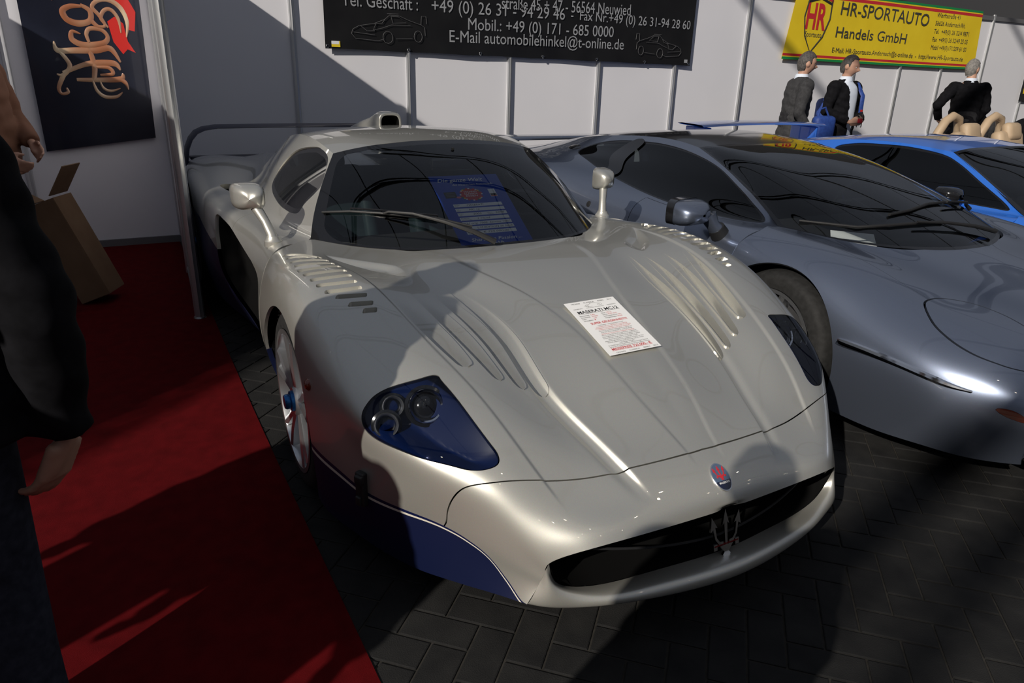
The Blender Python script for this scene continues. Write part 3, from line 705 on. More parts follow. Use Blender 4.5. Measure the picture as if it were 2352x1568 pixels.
for sd_, nm in ((1, 'L'), (-1, 'R')):
    q = lambda s: s if sd_ > 0 else s.mirrored()
    a_ = low.clip(f_str(low.Q) - .012); q(a_).obj('pinstripe', M['stripe_blue'], car, label='dark blue pinstripe')
    b_ = low.clip(-(f_str(low.Q) - .012)); b_ = b_.clip(f_str(b_.Q) - .021); q(b_).obj('pinstripe', M['stripe_white'], car, label='white pinstripe')
    c_ = low.clip(-(f_str(low.Q) - .021)); q(c_).obj('lower_valance', M['navy_low'], car, lip=.02); q(sill).obj('side_sill', M['navy_low'], car, lip=.02)
    # headlight: sunk housing, lamp units, clear cover
    h_ = base.clip(f_hl(base.Q)); h_ = h_.clip(f_hl(h_.Q) + .001)
    hl = q(h_)
    cov = hl.obj('headlight', M['lampglass'], car, label='clear headlight cover')
    dpt = f_hl(h_.Q)
    hs = Surf(h_.V - h_.N * (np.minimum(.078, .012 + .75 * np.maximum(-dpt, 0)))[:, None], h_.N, h_.Q, h_.F)
    hs_o = q(hs); mobj('housing', hs_o.V, hs_o.F, M['navy_house'], cov)
    rim = hl.lip(.014)
    rv = MB();  # dark rim wall between cover and housing
    nF = len(hl.F); mobj('rim', rim.V, rim.F[nF:], M['navy'], cov, normals=None)
    for (u_, v_, r_, big) in ((3.84, 5.19, .050, 1), (4.36, 5.40, .032, 0), (4.76, 5.16, .036, 0)):
        p_, n_ = cl.at(u_, v_)
        if FL: n_ = -n_
        ax_ = (n_ * .55 + Vector((1, .1, .1)) * .75).normalized()
        c_ = p_ - n_ * (.016 + r_ * .32)
        R_ = ax_.to_track_quat('Z', 'Y').to_matrix()
        S_ = Matrix.Diagonal((1, sd_, 1))
        lm = MB(); lm.lathe([(r_ * 1.0, -.03), (r_ * 1.0, .004), (r_ * .94, .009), (r_ * .84, .006), (r_ * .70, -.010), (r_ * .66, -.018)], 40, R=R_, loc=c_)
        bz = MB(); bz.lathe([(r_ * 1.22, -.035), (r_ * 1.20, -.006), (r_ * 1.02, -.004)], 40, R=R_, loc=c_)
        ln = MB(); ln.lathe([(r_ * .76, -.014)] + [(r_ * .76 * math.cos(t), -.014 + r_ * .45 * math.sin(t)) for t in np.linspace(.1, 1.5, 8)], 32, R=R_, loc=c_)
        for b in (lm, bz, ln): b.V = [tuple(S_ @ Vector(v)) for v in b.V]
        lo = lm.build('lamp', M['chrome'] if big else M['dullmetal'], cov)
        bz.build('bezel', M['black_gloss'], cov); ln.build('lens', M['black_gloss'] if big else M['lampglass'], cov)
    # side marker
    p_, n_ = cl.at(6.15, 6.84)
    if FL: n_ = -n_
    mk = MB(); mk.lathe([(.001, .012), (.012, .010), (.019, .003), (.020, -.004)], 20, R=n_.to_track_quat('Z', 'Y').to_matrix(), loc=p_)
    mk.V = [tuple(Matrix.Diagonal((1, sd_, 1)) @ Vector(v)) for v in mk.V]; mk.build('side_marker', M['amber'], car)
    # rubber tow latch on the stripe
    p_, n_ = cl.at(6.75, 5.05)
    if FL: n_ = -n_
    tx = Vector((n_.y, -n_.x, 0)).normalized(); R_ = Matrix((tx, n_, tx.cross(n_))).transposed()
    lt = MB(); lt.rbox((0, .008, -.01), (.035, .022, .11), .006); lt.rbox((.004, .018, .025), (.03, .02, .03), .006); lt.rbox((0, .02, -.045), (.02, .014, .03), .004)
    lt.V = [tuple(Matrix.Diagonal((1, sd_, 1)) @ (R_ @ Vector(v) + p_)) for v in lt.V]; lt.build('tow_latch', M['black'], car)
# ---- lower lip of the mouth
LIP = [
 [(1.198,0,0.188),(1.23,0,0.19),(1.262,0,0.187),(1.274,0,0.168),(1.266,0,0.147),(1.236,0.0,0.151)],
 [(1.188,0.12,0.184),(1.22,0.125,0.187),(1.252,0.13,0.185),(1.264,0.133,0.166),(1.256,0.135,0.146),(1.226,0.133,0.15)],
 [(1.167,0.24,0.174),(1.195,0.25,0.18),(1.226,0.262,0.181),(1.239,0.275,0.165),(1.231,0.282,0.147),(1.201,0.2778,0.151)],
 [(1.143,0.386,0.168),(1.165,0.398,0.175),(1.19,0.41,0.177),(1.201,0.42,0.163),(1.191,0.425,0.147),(1.161,0.4186,0.151)],
 [(1.132,0.475,0.185),(1.147,0.482,0.19),(1.163,0.49,0.19),(1.173,0.5,0.172),(1.163,0.505,0.15),(1.133,0.4974,0.154)],
 [(1.124,0.53,0.222),(1.135,0.538,0.226),(1.146,0.546,0.222),(1.15,0.557,0.195),(1.138,0.568,0.158),(1.108,0.5595,0.162)],
 [(1.132,0.553,0.287),(1.1305,0.5575,0.275),(1.128,0.562,0.262),(1.122,0.573,0.225),(1.113,0.6,0.163),(1.083,0.591,0.167)],
]
lp = Net(LIP, 90, 60); s_ = Surf.from_grid(lp.G, lp.Q())
if s_.N[30 * 1][2] < 0: s_ = Surf.from_grid(lp.G, lp.Q(), flip=True)
s_.mirror_join().obj('front_lip', M['pearl'], car)
# ---- mouth interior
mo = MB()
top = [(1.205, 0, .345), (1.203, .22, .345), (1.176, .46, .334), (1.150, .52, .31), (1.131, .551, .286), (1.123, .528, .222), (1.131, .473, .184), (1.142, .384, .167), (1.166, .238, .173), (1.187, .12, .183), (1.197, 0, .187)]
ring = top + [(a, -b, c) for a, b, c in top[-2:0:-1]]
g2 = []
for k, (dx, sc) in enumerate(((0, 1.0), (-.03, 1.0), (-.10, .96), (-.20, .85), (-.30, .1))):
    g2.append([(x + dx, y * sc, .25 + (z - .25) * sc) for x, y, z in ring + ring[:1]])
mo.grid(g2); mo.build('mouth_duct', M['void'], car)
gb = MB(); gb.tube([(1.185 - .10 * (abs(y) / .5) ** 2 , y, .238 + .055 * (abs(y) / .5) ** 1.6) for y in np.linspace(-.44, .44, 31)], .004, 8)
gb.build('mouth_rod', M['black'], car)
# ---- trident in the mouth: three prongs, cross bar, stem
def trident_mb(R, loc, w, h, d, parts=False):
    prongs = MB()
    def poly(pts): prongs.prism([(x * w, y * h) for x, y in pts], -d, d, R, loc)
    poly([(-.035, -.30), (.035, -.30), (.05, .28), (.11, .22), (0, .62), (-.11, .22), (-.05, .28)])
    for s in (-1, 1):
        pts = [(.10, -.30), (.22, -.28), (.36, -.10), (.42, .18), (.50, .12), (.46, .50), (.28, .20), (.355, .22), (.31, -.06), (.22, -.18), (.10, -.20)]
        poly([(x * s, y) for x, y in (pts if s > 0 else pts[::-1])])
        poly([(s * .30, -.38), (s * .42, -.38), (s * .42, -.22), (s * .30, -.22)][::s])
    bar = MB(); bar.prism([(x * w, y * h) for x, y in [(-.40, -.29), (.40, -.29), (.40, -.255), (-.40, -.255)]], -d * 1.05, d * 1.05, R, loc)
    stem = MB(); stem.prism([(x * w, y * h) for x, y in [(-.07, -.62), (.07, -.62), (.13, -.55), (.07, -.48), (.14, -.40), (.22, -.30), (-.22, -.30), (-.14, -.40), (-.07, -.48), (-.13, -.55)]], -d, d, R, loc)
    return prongs, bar, stem
R_ = Matrix(((0, -.22, .975), (1, 0, 0), (0, .975, .22)))
pr_, br_, st_ = trident_mb(R_, Vector((1.205, 0, .256)), .115, .118, .0035)
tri = pr_.build('trident', M['chrome'], car); br_.build('crossbar', mat('dark_red_enamel', (.16, .01, .01), .35, .4), tri); st_.build('stem', M['chrome'], tri)
# ---- oval badge on the nose
p_, n_ = cl.at(0.02, 2.0)
if FL: n_ = -n_
n_ = Vector((n_.x, 0, n_.z)).normalized(); tz = Vector((-n_.z, 0, n_.x)).normalized()
R_ = Matrix((Vector((0, 1, 0)), tz, n_)).transposed()
ov = [(.030 * math.cos(t), .043 * math.sin(t)) for t in np.linspace(0, 2 * math.pi, 40, endpoint=False)]
bd = MB(); bd.prism(ov, -.004, .0035, R_, p_); badge = bd.build('badge', M['chrome'], car)
bl = MB(); bl.prism([(x * .92, y * .93) for x, y in ov if y > -.014] , .003, .0045, R_, p_); bl.build('badge_field', mat('badge_pale_blue', (.10, .15, .24), .15, .3, 1), badge)
bl = MB(); bl.prism([(x * .92, y * .93) for x, y in ov if y < -.012], .003, .0046, R_, p_); bl.build('badge_base', M['navy'], badge)
pr_, br_, st_ = trident_mb(R_, p_ + n_ * .005 + tz * .012, .040, .036, .0008); pr_.F += [tuple(i + len(pr_.V) for i in f) for f in br_.F + [tuple(j + len(br_.V) for j in f) for f in st_.F]]; pr_.V += br_.V + st_.V; pr_.M = [0] * len(pr_.F)
pr_.build('badge_trident', M['redink'], badge)
tv, tf = text_mesh('MASERATI', .0085, bold=.0002)
mobj('badge_lettering', [R_ @ Vector((v[0], v[1] - .021, .0053)) + p_ for v in tv], tf, M['white'], badge, smooth=False)
# ---- doors and rear flanks
sd = Net(SIDE, 150, 240, mirror=False)
fl2 = grid_normals(sd.G)[75, 100, 1] < 0
sb = Surf.from_grid(sd.G, np.dstack([sd.Q(), sd.UG, sd.VG]), flip=fl2)
WIN = smooth_poly(sd.m([(.13, .70), (.10, .45), (.13, .20), (.30, .07), (.80, .05), (1.05, .16), (1.34, .38), (1.56, .50), (1.63, .66), (1.64, .86), (1.62, 1.09), (1.55, 1.36), (1.46, 1.56), (1.28, 1.68), (.86, 1.58), (.40, 1.30)]), 5)
SCP = smooth_poly(sd.m([(4.03, 2.5), (3.85, 2.2), (3.78, 1.8), (4.0, 1.33), (4.22, .91), (4.45, .56), (4.81, .22), (5.26, .08), (5.64, .06), (6.15, .11), (6.34, .68), (6.29, 1.4), (6.03, 1.99), (5.6, 2.29), (5.02, 2.40), (4.45, 2.46)]), 5)
SLT = smooth_poly(sd.m([(3.04, 3.55), (2.6, 3.62), (2.45, 3.3), (2.6, 3.1), (2.9, 3.3)]), 5)
def rear_arch(s): return np.where(s.Q[:, 2] > 3.9, np.hypot(s.V[:, 0] + 2.80, s.V[:, 2] - .36) - .395, 1.0)
dn = sb.clip(-(sdist(WIN, sb.Q[:, :2]))); dn = dn.clip(-sdist(SCP, dn.Q[:, :2])); dn = dn.clip(-sdist(SLT, dn.Q[:, :2])); dn = dn.clip(-rear_arch(dn))
vd = np.interp(1.72, np.arange(len(sd.tv)), sd.tv)
def f_two(t): return np.where(t.Q[:, 2] > 3.6, np.interp(t.V[:, 0], [-3.4, -2.2, -1.6, -.4], [.66, .64, .50, .40]) - t.V[:, 2], -1.0)
lowside = dn.clip(-f_two(dn)); dn = dn.clip(f_two(dn)); lowdoor = lowside.clip(lowside.Q[:, 1] - vd + g_); lowrear = lowside.clip(-(lowside.Q[:, 1] - vd - g_))
trim_ = dn.clip(dn.Q[:, 2] - 2.4); trim_ = Surf(trim_.V - trim_.N * .016, trim_.N, trim_.Q, trim_.F)
door = dn.clip(dn.Q[:, 1] - vd + g_); rearq = dn.clip(-(dn.Q[:, 1] - vd - g_))
def flat_glass(w, k=.75):
    """flatten a pane towards its mean plane and set it a little inside the opening"""
    c = w.V.mean(0); n = np.linalg.svd(w.V - c, full_matrices=False)[2][2]; n = n * np.sign(n @ w.N.mean(0))
    h = (w.V - c) @ n; V = w.V - np.outer(h * k, n) - n * (.008 + .25 * k * max(0, h.max())); N = w.N * (1 - k) + n * k; N /= np.linalg.norm(N, axis=1, keepdims=True)
    return Surf(V, N, w.Q, w.F)
for sd_ in (1, -1):
    q = lambda s: s if sd_ > 0 else s.mirrored()
    d_o = q(door).obj('door', M['pearl'], car, lip=.02)
    q(rearq).obj('rear_fender', M['pearl'], car, lip=.03)
    q(lowdoor).obj('door_lower', M['navy_low'], d_o, label='navy lower door skin'); q(lowrear.clip(-2.8 - lowrear.V[:, 0])).obj('rear_fender_lower', M['navy_low'], car, label='navy lower fender skin'); q(lowrear.clip(lowrear.V[:, 0] + 2.8)).obj('rear_bumper_corner', M['navy_low'], car, label='navy lower bumper corner')
    q(trim_).obj('pillar_lining', M['void'], car)
    w_ = sb.clip(sdist(WIN, sb.Q[:, :2])); w_ = flat_glass(w_)
    wo = q(w_.clip(sdist(WIN, w_.Q[:, :2]) + .022)).obj('side_window', M['glass_side'], d_o)
    q(w_.clip(-(sdist(WIN, w_.Q[:, :2]) + .022))).obj('window_seal', M['frit'], d_o)
    c_ = sb.clip(sdist(SCP, sb.Q[:, :2])); dd = np.minimum(.09, .02 + np.maximum(0, -sdist(SCP, c_.Q[:, :2])) * .8)
    q(Surf(c_.V - c_.N * dd[:, None], c_.N, c_.Q, c_.F)).obj('side_scoop', M['void'], d_o)
    c_ = sb.clip(sdist(SLT, sb.Q[:, :2])); q(Surf(c_.V - c_.N * .035, c_.N, c_.Q, c_.F)).obj('fender_slot', M['void'], car)
# ---- roof
rf = Net(ROOF, 60, 110); fl3 = grid_normals(rf.G)[10, 40, 2] < 0
rs = Surf.from_grid(rf.G, rf.Q(), flip=fl3); rs.mirror_join().obj('roof', M['pearl'], car, lip=.01); Surf(rs.V - rs.N * .018, rs.N, rs.Q, rs.F).mirror_join().obj('roof_lining', M['void'], car)
# roof scoop
sc = MB(); Pg = []; 
for x_, h_, w_ in ((-1.585, .066, .066), (-1.60, .070, .069), (-1.66, .074, .072), (-1.78, .07, .075), (-1.95, .05, .078), (-2.12, .02, .08), (-2.25, -.02, .08)):
    zr = 1.17 + .02 * (1 if x_ > -1.7 else 0) - max(0, (-1.6 - x_)) * .07
    Pg.append([(x_, w_ * math.copysign(abs(math.cos(a)) ** .55, math.cos(a)), zr + (h_ + .01) * abs(math.sin(a)) ** .55) for a in np.linspace(0, math.pi, 25)])
sc.grid(Pg); so = sc.build('roof_scoop', M['pearl'], car, sharp=60)
sc = MB(); Pg = []
for x_, k in ((-1.585, 1.0), (-1.58, .93), (-1.585, .80), (-1.62, .74), (-1.75, .70)):
    Pg.append([(x_, .066 * k * math.copysign(abs(math.cos(a)) ** .55, math.cos(a)), 1.196 + .070 * k * abs(math.sin(a)) ** .55 * (1 if math.sin(a) > 0 else -.12) - (1 - k) * .0) for a in np.linspace(0, 2 * math.pi, 49)])
sc.grid(Pg[:3]); sc.build('scoop_rim', M['pearl'], so, sharp=80)
sc = MB(); sc.grid(Pg[2:]); sc.grid([[(-1.75, p[1] * k, 1.22 + (p[2] - 1.22) * k) for p in Pg[4]] for k in (1, .02)]); sc.build('scoop_throat', M['void'], so)
# ---- windscreen: glass with black band
wd = Net(WIND, 90, 90); fl4 = grid_normals(wd.G)[10, 40, 2] < 0
ws = Surf.from_grid(wd.G, np.dstack([wd.Q(), wd.UG, wd.VG]), flip=fl4)
def f_band(q):
    e = np.minimum(np.minimum(wd.tu[-1] - q[:, 0] - .052, (q[:, 1] - .012)), wd.tv[-1] - q[:, 1] - .035)
    # rounded corners
    a = wd.tu[-1] - q[:, 0] - .052; b = q[:, 1] - .012; c = wd.tv[-1] - q[:, 1] - .035; r = .10
    for bb in (b, c):
        k = (a < r) & (bb < r); e = np.where(k, np.minimum(e, r - np.hypot(r - a, r - bb)), e)
    return -e
gl = ws.clip(f_band(ws.Q)); gl.mirror_join().obj('windscreen', M['glass'], car)
fb = ws.clip(-f_band(ws.Q)); fb.mirror_join().obj('windscreen_band', M['frit'], car)
# ---- wiper: blade, arm, pivot
def on_ws(y, f, lift=.012):
    """point over the glass at lateral y and height fraction f"""
    vi = int(round(f * (wd.G.shape[1] - 1))); row = wd.G[:, vi]; i = int(np.argmin(np.abs(row[:, 1] - abs(y))))
    p = row[i]; N = ws.N[i * wd.G.shape[1] + vi]; return Vector((p[0] + N[0] * lift, y + math.copysign(N[1], y) * lift, p[2] + N[2] * lift))
wp = empty('wiper', (0, 0, 0)); wp.parent = car
pts = [on_ws(y, f, .008) for y, f in ((-.64, .27), (-.55, .278), (-.45, .268), (-.35, .25), (-.25, .22), (-.12, .15))]
b = MB(); b.tube(pts, .007, 8, flat=.8); b.build('wiper_blade', M['black'], wp)
pts2 = [on_ws(-.06, .0, .025), on_ws(-.14, .07, .04), on_ws(-.24, .15, .045), on_ws(-.34, .22, .038), on_ws(-.42, .255, .026), on_ws(-.44, .263, .016)]
b = MB(); b.tube(pts2, [.013, .011, .008, .006, .005, .005], 8); b.build('wiper_arm', M['black'], wp)
pts3 = [p + Vector((.006, 0, .014)) for p in pts[1:5]]
b = MB(); b.tube(pts3, .004, 6)
for k in (0, 2, 3): b.tube([pts3[k], pts[1 + k]], .003, 6)
b.build('wiper_bracket', M['black_gloss'], wp)
# ---- mirrors on stalks
for sd_ in (1, -1):
    S_ = lambda b: setattr(b, 'V', [(v[0], v[1] * sd_, v[2]) for v in b.V])
    hd = MB()
    c0 = Vector((-.785, .920, .965)); secs = []
    for t, wy, hz, dy in ((-.060, .058, .052, .0), (-.052, .063, .057, .0), (-.02, .065, .057, .0), (.015, .061, .052, .002), (.04, .053, .044, .004), (.058, .040, .034, .006), (.068, .022, .018, .008), (.071, .0002, .0002, .008)):
        secs.append([(c0.x + t - .62 * wy * math.cos(a), c0.y + dy + wy * math.copysign(abs(math.cos(a)) ** .55, math.cos(a)), c0.z + hz * math.copysign(abs(math.sin(a)) ** .55, math.sin(a))) for a in np.linspace(0, 2 * math.pi, 37)])
    hd.grid(secs); S_(hd); mh = hd.build('wing_mirror', M['pearl'], car, sharp=70)
    mg = MB(); mg.grid([[(s[0] + .012, c0.y + (s[1] - c0.y) * k, c0.z + (s[2] - c0.z) * k) for s in secs[0]] for k in (.92, .02)]); S_(mg); mg.build('mirror_glass', M['chrome'], mh)
    stk = MB(); stk.tube([(-.683, .852, .786), (-.690, .856, .82), (-.715, .872, .87), (-.755, .90, .93), (-.77, .91, .95)], [.028, .021, .019, .023, .028], 18, flat=1.0); S_(stk); stk.build('mirror_stalk', M['pearl'], mh)
    ft = MB(); ft.lathe([(.001, .024), (.026, .024), (.031, .012), (.038, .004), (.038, -.02)], 28, loc=(-.682, .852, .79)); S_(ft); ft.build('stalk_foot', M['pearl'], mh)
# ---- rear wing: arched blade with end plates, lower flap
def wing_section(c, y, chord, th): return None
wg = MB(); path = [(-.935, .72), (-.93, .84), (-.915, .92), (-.885, .985), (-.845, 1.03), (-.79, 1.055), (-.70, 1.068), (-.35, 1.072), (0, 1.073)]
path = path + [(-y, z) for y, z in path[-2::-1]]
prof = [(.14, 0), (.10, .011), (0, .016), (-.10, .010), (-.16, 0), (-.10, -.008), (0, -.011), (.10, -.008)]
secs = []
for i, (y, z) in enumerate(path):
    a = path[max(i - 1, 0)]; b = path[min(i + 1, len(path) - 1)]; tx = Vector((0, b[0] - a[0], b[1] - a[1])).normalized(); nn = Vector((0, -tx.z, tx.y))
    secs.append([Vector((-3.47, y, z)) + Vector((1, 0, 0)) * px_ + nn * pz for px_, pz in prof + prof[:1]])
wg.grid(secs); wo = wg.build('rear_wing', M['navy_low'], car, sharp=50)
w2 = MB(); w2.rbox((-3.52, 0, .842), (.14, 1.80, .022), .008); w2.build('rear_flap', M['navy_low'], car)
w2 = MB(); w2.grid([[(x, y, .845 + .018 * math.sin(math.pi * (y + .62) / 1.24)) for y in np.linspace(-.62, .62, 20)] for x in np.linspace(-3.45, -2.0, 12)]); w2.build('engine_cover', M['pearl'], car)
w2 = MB(); w2.rbox((-3.62, 0, .52), (.20, 1.74, .60), .05); w2.build('rear_panel', M['pearl'], car)
# ---- wheels
def wheel(name, loc, r, w, parent, side, rim_r, steer=0.0, nut='hubblue', hubm='alloy'):
    t = empty(name, loc, steer); t.parent = parent
    tk = w / 2
    ty = MB(); ty.lathe([(rim_r, -tk * .9), (rim_r + .008, -tk * .97), (r * .90, -tk * .98), (r * .955, -tk * .90), (r * .985, -tk * .76), (r, -tk * .5), (r, tk * .5), (r * .985, tk * .76), (r * .955, tk * .90), (r * .90, tk * .98), (rim_r + .008, tk * .97), (rim_r, tk * .9), (rim_r - .004, 0), (rim_r, -tk * .9)], 72, axis='Y'); ty.build('tyre', M['rubber'], t)
    s = side
    rm = MB(); rm.lathe([(rim_r + .004, tk * .97 * s), (rim_r + .006, tk * 1.0 * s), (rim_r - .012, tk * 1.0 * s), (rim_r - .02, tk * .8 * s), (rim_r - .03, tk * .2 * s), (rim_r - .03, -tk * .9 * s), (rim_r, -tk * .95 * s)], 72, axis='Y'); ro = rm.build('rim', M['alloy'], t)
    yo = s * (tk + .002)
    sp = MB()
    for k in range(5):
        for e in (-.15, .15):
            a = 2 * math.pi * k / 5 + math.pi / 2
            c0_, c1_ = a + e * .55, a + e
            def pt(rad, ang, y): return (rad * math.cos(ang), y, rad * math.sin(ang))
            V = []
            for rad, ang, hw, y1, y2 in ((.055, c0_, .020, yo - s * .012, yo - s * .06), (rim_r * .62, (c0_ + c1_) / 2 + e * .25, .0135, yo - s * .004, yo - s * .045), (rim_r - .014, c1_ + e * .35, .017, yo, yo - s * .035)):
                da = hw / rad
                V += [pt(rad, ang - da, y1 - s * .006), pt(rad, ang, y1), pt(rad, ang + da, y1 - s * .006), pt(rad, ang + da, y2), pt(rad, ang - da, y2)]
            F = []
            for i in range(2):
                for j in range(5): F.append((i * 5 + j, i * 5 + (j + 1) % 5, (i + 1) * 5 + (j + 1) % 5, (i + 1) * 5 + j))
            F += [(4, 3, 2, 1, 0), (10, 11, 12, 13, 14)]
            sp.add(V, F)
    sp.lathe([(.001, yo - s * .006), (.05, yo - s * .006), (.062, yo - s * .016), (.07, yo - s * .07)], 40, axis='Y')
    sp.build('spokes', M['alloy'], t, sharp=25)
    nt = MB(); nt.lathe([(.001, yo + s * .026), (.024, yo + s * .026), (.028, yo + s * .02), (.028, yo + s * .008), (.038, yo + s * .004), (.040, yo - s * .012)], 24, axis='Y'); nt.build('centre_nut', M[nut], t)
    dk = MB(); dk.lathe([(.05, yo - s * .075), (rim_r * .80, yo - s * .075), (rim_r * .80, yo - s * .095), (.05, yo - s * .095)], 48, axis='Y'); dk.build('brake_disc', M['dullmetal'], t)
    return t
wheel('wheel', (-.035, -.834, .337), .337, .235, car, -1, .262, math.radians(-.5))
wheel('wheel', (-.035, .834, .337), .337, .235, car, 1, .262, math.radians(-.5))
wheel('wheel', (-2.80, -.83, .36), .36, .33, car, -1, .252)
wheel('wheel', (-2.80, .83, .36), .36, .33, car, 1, .252)
# wheel houses, underbody, mesh vent behind each front wheel
for sd_ in (1, -1):
    hs = MB(); P_ = []
    for y_ in (.50, .935):
        P_.append([(-.02 + .385 * math.cos(a), y_ * sd_, .33 + .385 * math.sin(a)) for a in np.linspace(-.45, math.pi + .45, 40)])
    hs.grid(P_); hs.build('wheel_house', M['void'], car)
    vm = MB()
    for k in range(9):
        a = .55 + k * .075
        vm.tube([(-.02 - .372 * math.cos(a), y_ * sd_, .33 + .372 * math.sin(a)) for y_ in (.74, .93)], .0028, 5)
    for y_ in np.linspace(.75, .92, 8):
        vm.tube([(-.02 - .372 * math.cos(a), y_ * sd_, .33 + .372 * math.sin(a)) for a in np.linspace(.52, 1.18, 10)], .0028, 5)
    vm.build('wheel_house_mesh', M['dullmetal'], car)
ub = MB(); ub.box((-1.3, 0, .16), (3.9, 1.3, .06)); ub.box((.05, 0, .42), (1.3, .95, .10)); ub.box((-2.9, 0, .45), (1.2, 1.2, .5)); ub.build('underbody', M['void'], car)
# ---- cabin
cb = MB()
cb.rbox((-.50, 0, .70), (.62, 1.30, .13), .05); cb.box((-.30, 0, .58), (.3, 1.3, .3)); cb.build('dashboard', M['black'], car)
cb = MB(); cb.box((-1.2, 0, .30), (1.6, 1.3, .06)); cb.box((-1.95, 0, .66), (.05, 1.2, .55)); cb.box((-1.3, 0, .42), (1.4, .2, .2)); cb.build('cabin_floor', M['void'], car)
for y_ in (-.36, .36):
    st = empty('seat', (-1.45, y_, .33)); st.parent = car
    a = MB(); a.rbox((.12, 0, .06), (.50, .48, .14), .05); a.rbox((.12, .22, .10), (.48, .08, .16), .035); a.rbox((.12, -.22, .10), (.48, .08, .16), .035); a.build('cushion', M['seat'], st)
    Rr = Matrix.Rotation(math.radians(-22), 3, 'Y')
    a = MB(); a.rbox((-.19, 0, .36), (.12, .46, .60), .05, Rr); a.rbox((-.15, .21, .33), (.13, .08, .46), .035, Rr); a.rbox((-.15, -.21, .33), (.13, .08, .46), .035, Rr); a.build('backrest', M['seat'], st)
    a = MB(); a.rbox((-.31, 0, .70), (.09, .26, .18), .04, Rr); a.build('headrest', M['darkcloth'], st)
    a = MB(); a.tube([(-.34, .18 * (1 if y_ > 0 else -1), .72), (-.16, .10 * (1 if y_ > 0 else -1), .40), (0, -.16 * (1 if y_ > 0 else -1), .12)], .018, 6, flat=.3); a.build('seat_belt', M['darkcloth'], st)
sw = empty('steering_wheel', (-.80, .36, .78)); sw.parent = car
Rr = Matrix.Rotation(math.radians(-68), 3, 'Y')
a = MB(); a.tube([Rr @ Vector((.165 * math.cos(t), .175 * math.sin(t), 0)) for t in np.linspace(0, 2 * math.pi, 33)[:-1]], .015, 8, closed=True); a.build('steering_rim', M['black'], sw)
a = MB(); a.rbox((0, 0, 0), (.07, .30, .02), .008, Rr); a.rbox((0, 0, 0), (.10, .10, .05), .02, Rr); a.tube([(0, 0, 0), (.25, 0, -.06)], .03, 8); a.build('steering_spokes', M['black'], sw)
a = MB(); a.rbox((-.735, -.0, 1.08), (.03, .22, .06), .014); a.tube([(-.73, 0, 1.10), (-.72, 0, 1.155)], .008, 6); a.build('rear_view_mirror', M['black_gloss'], car)
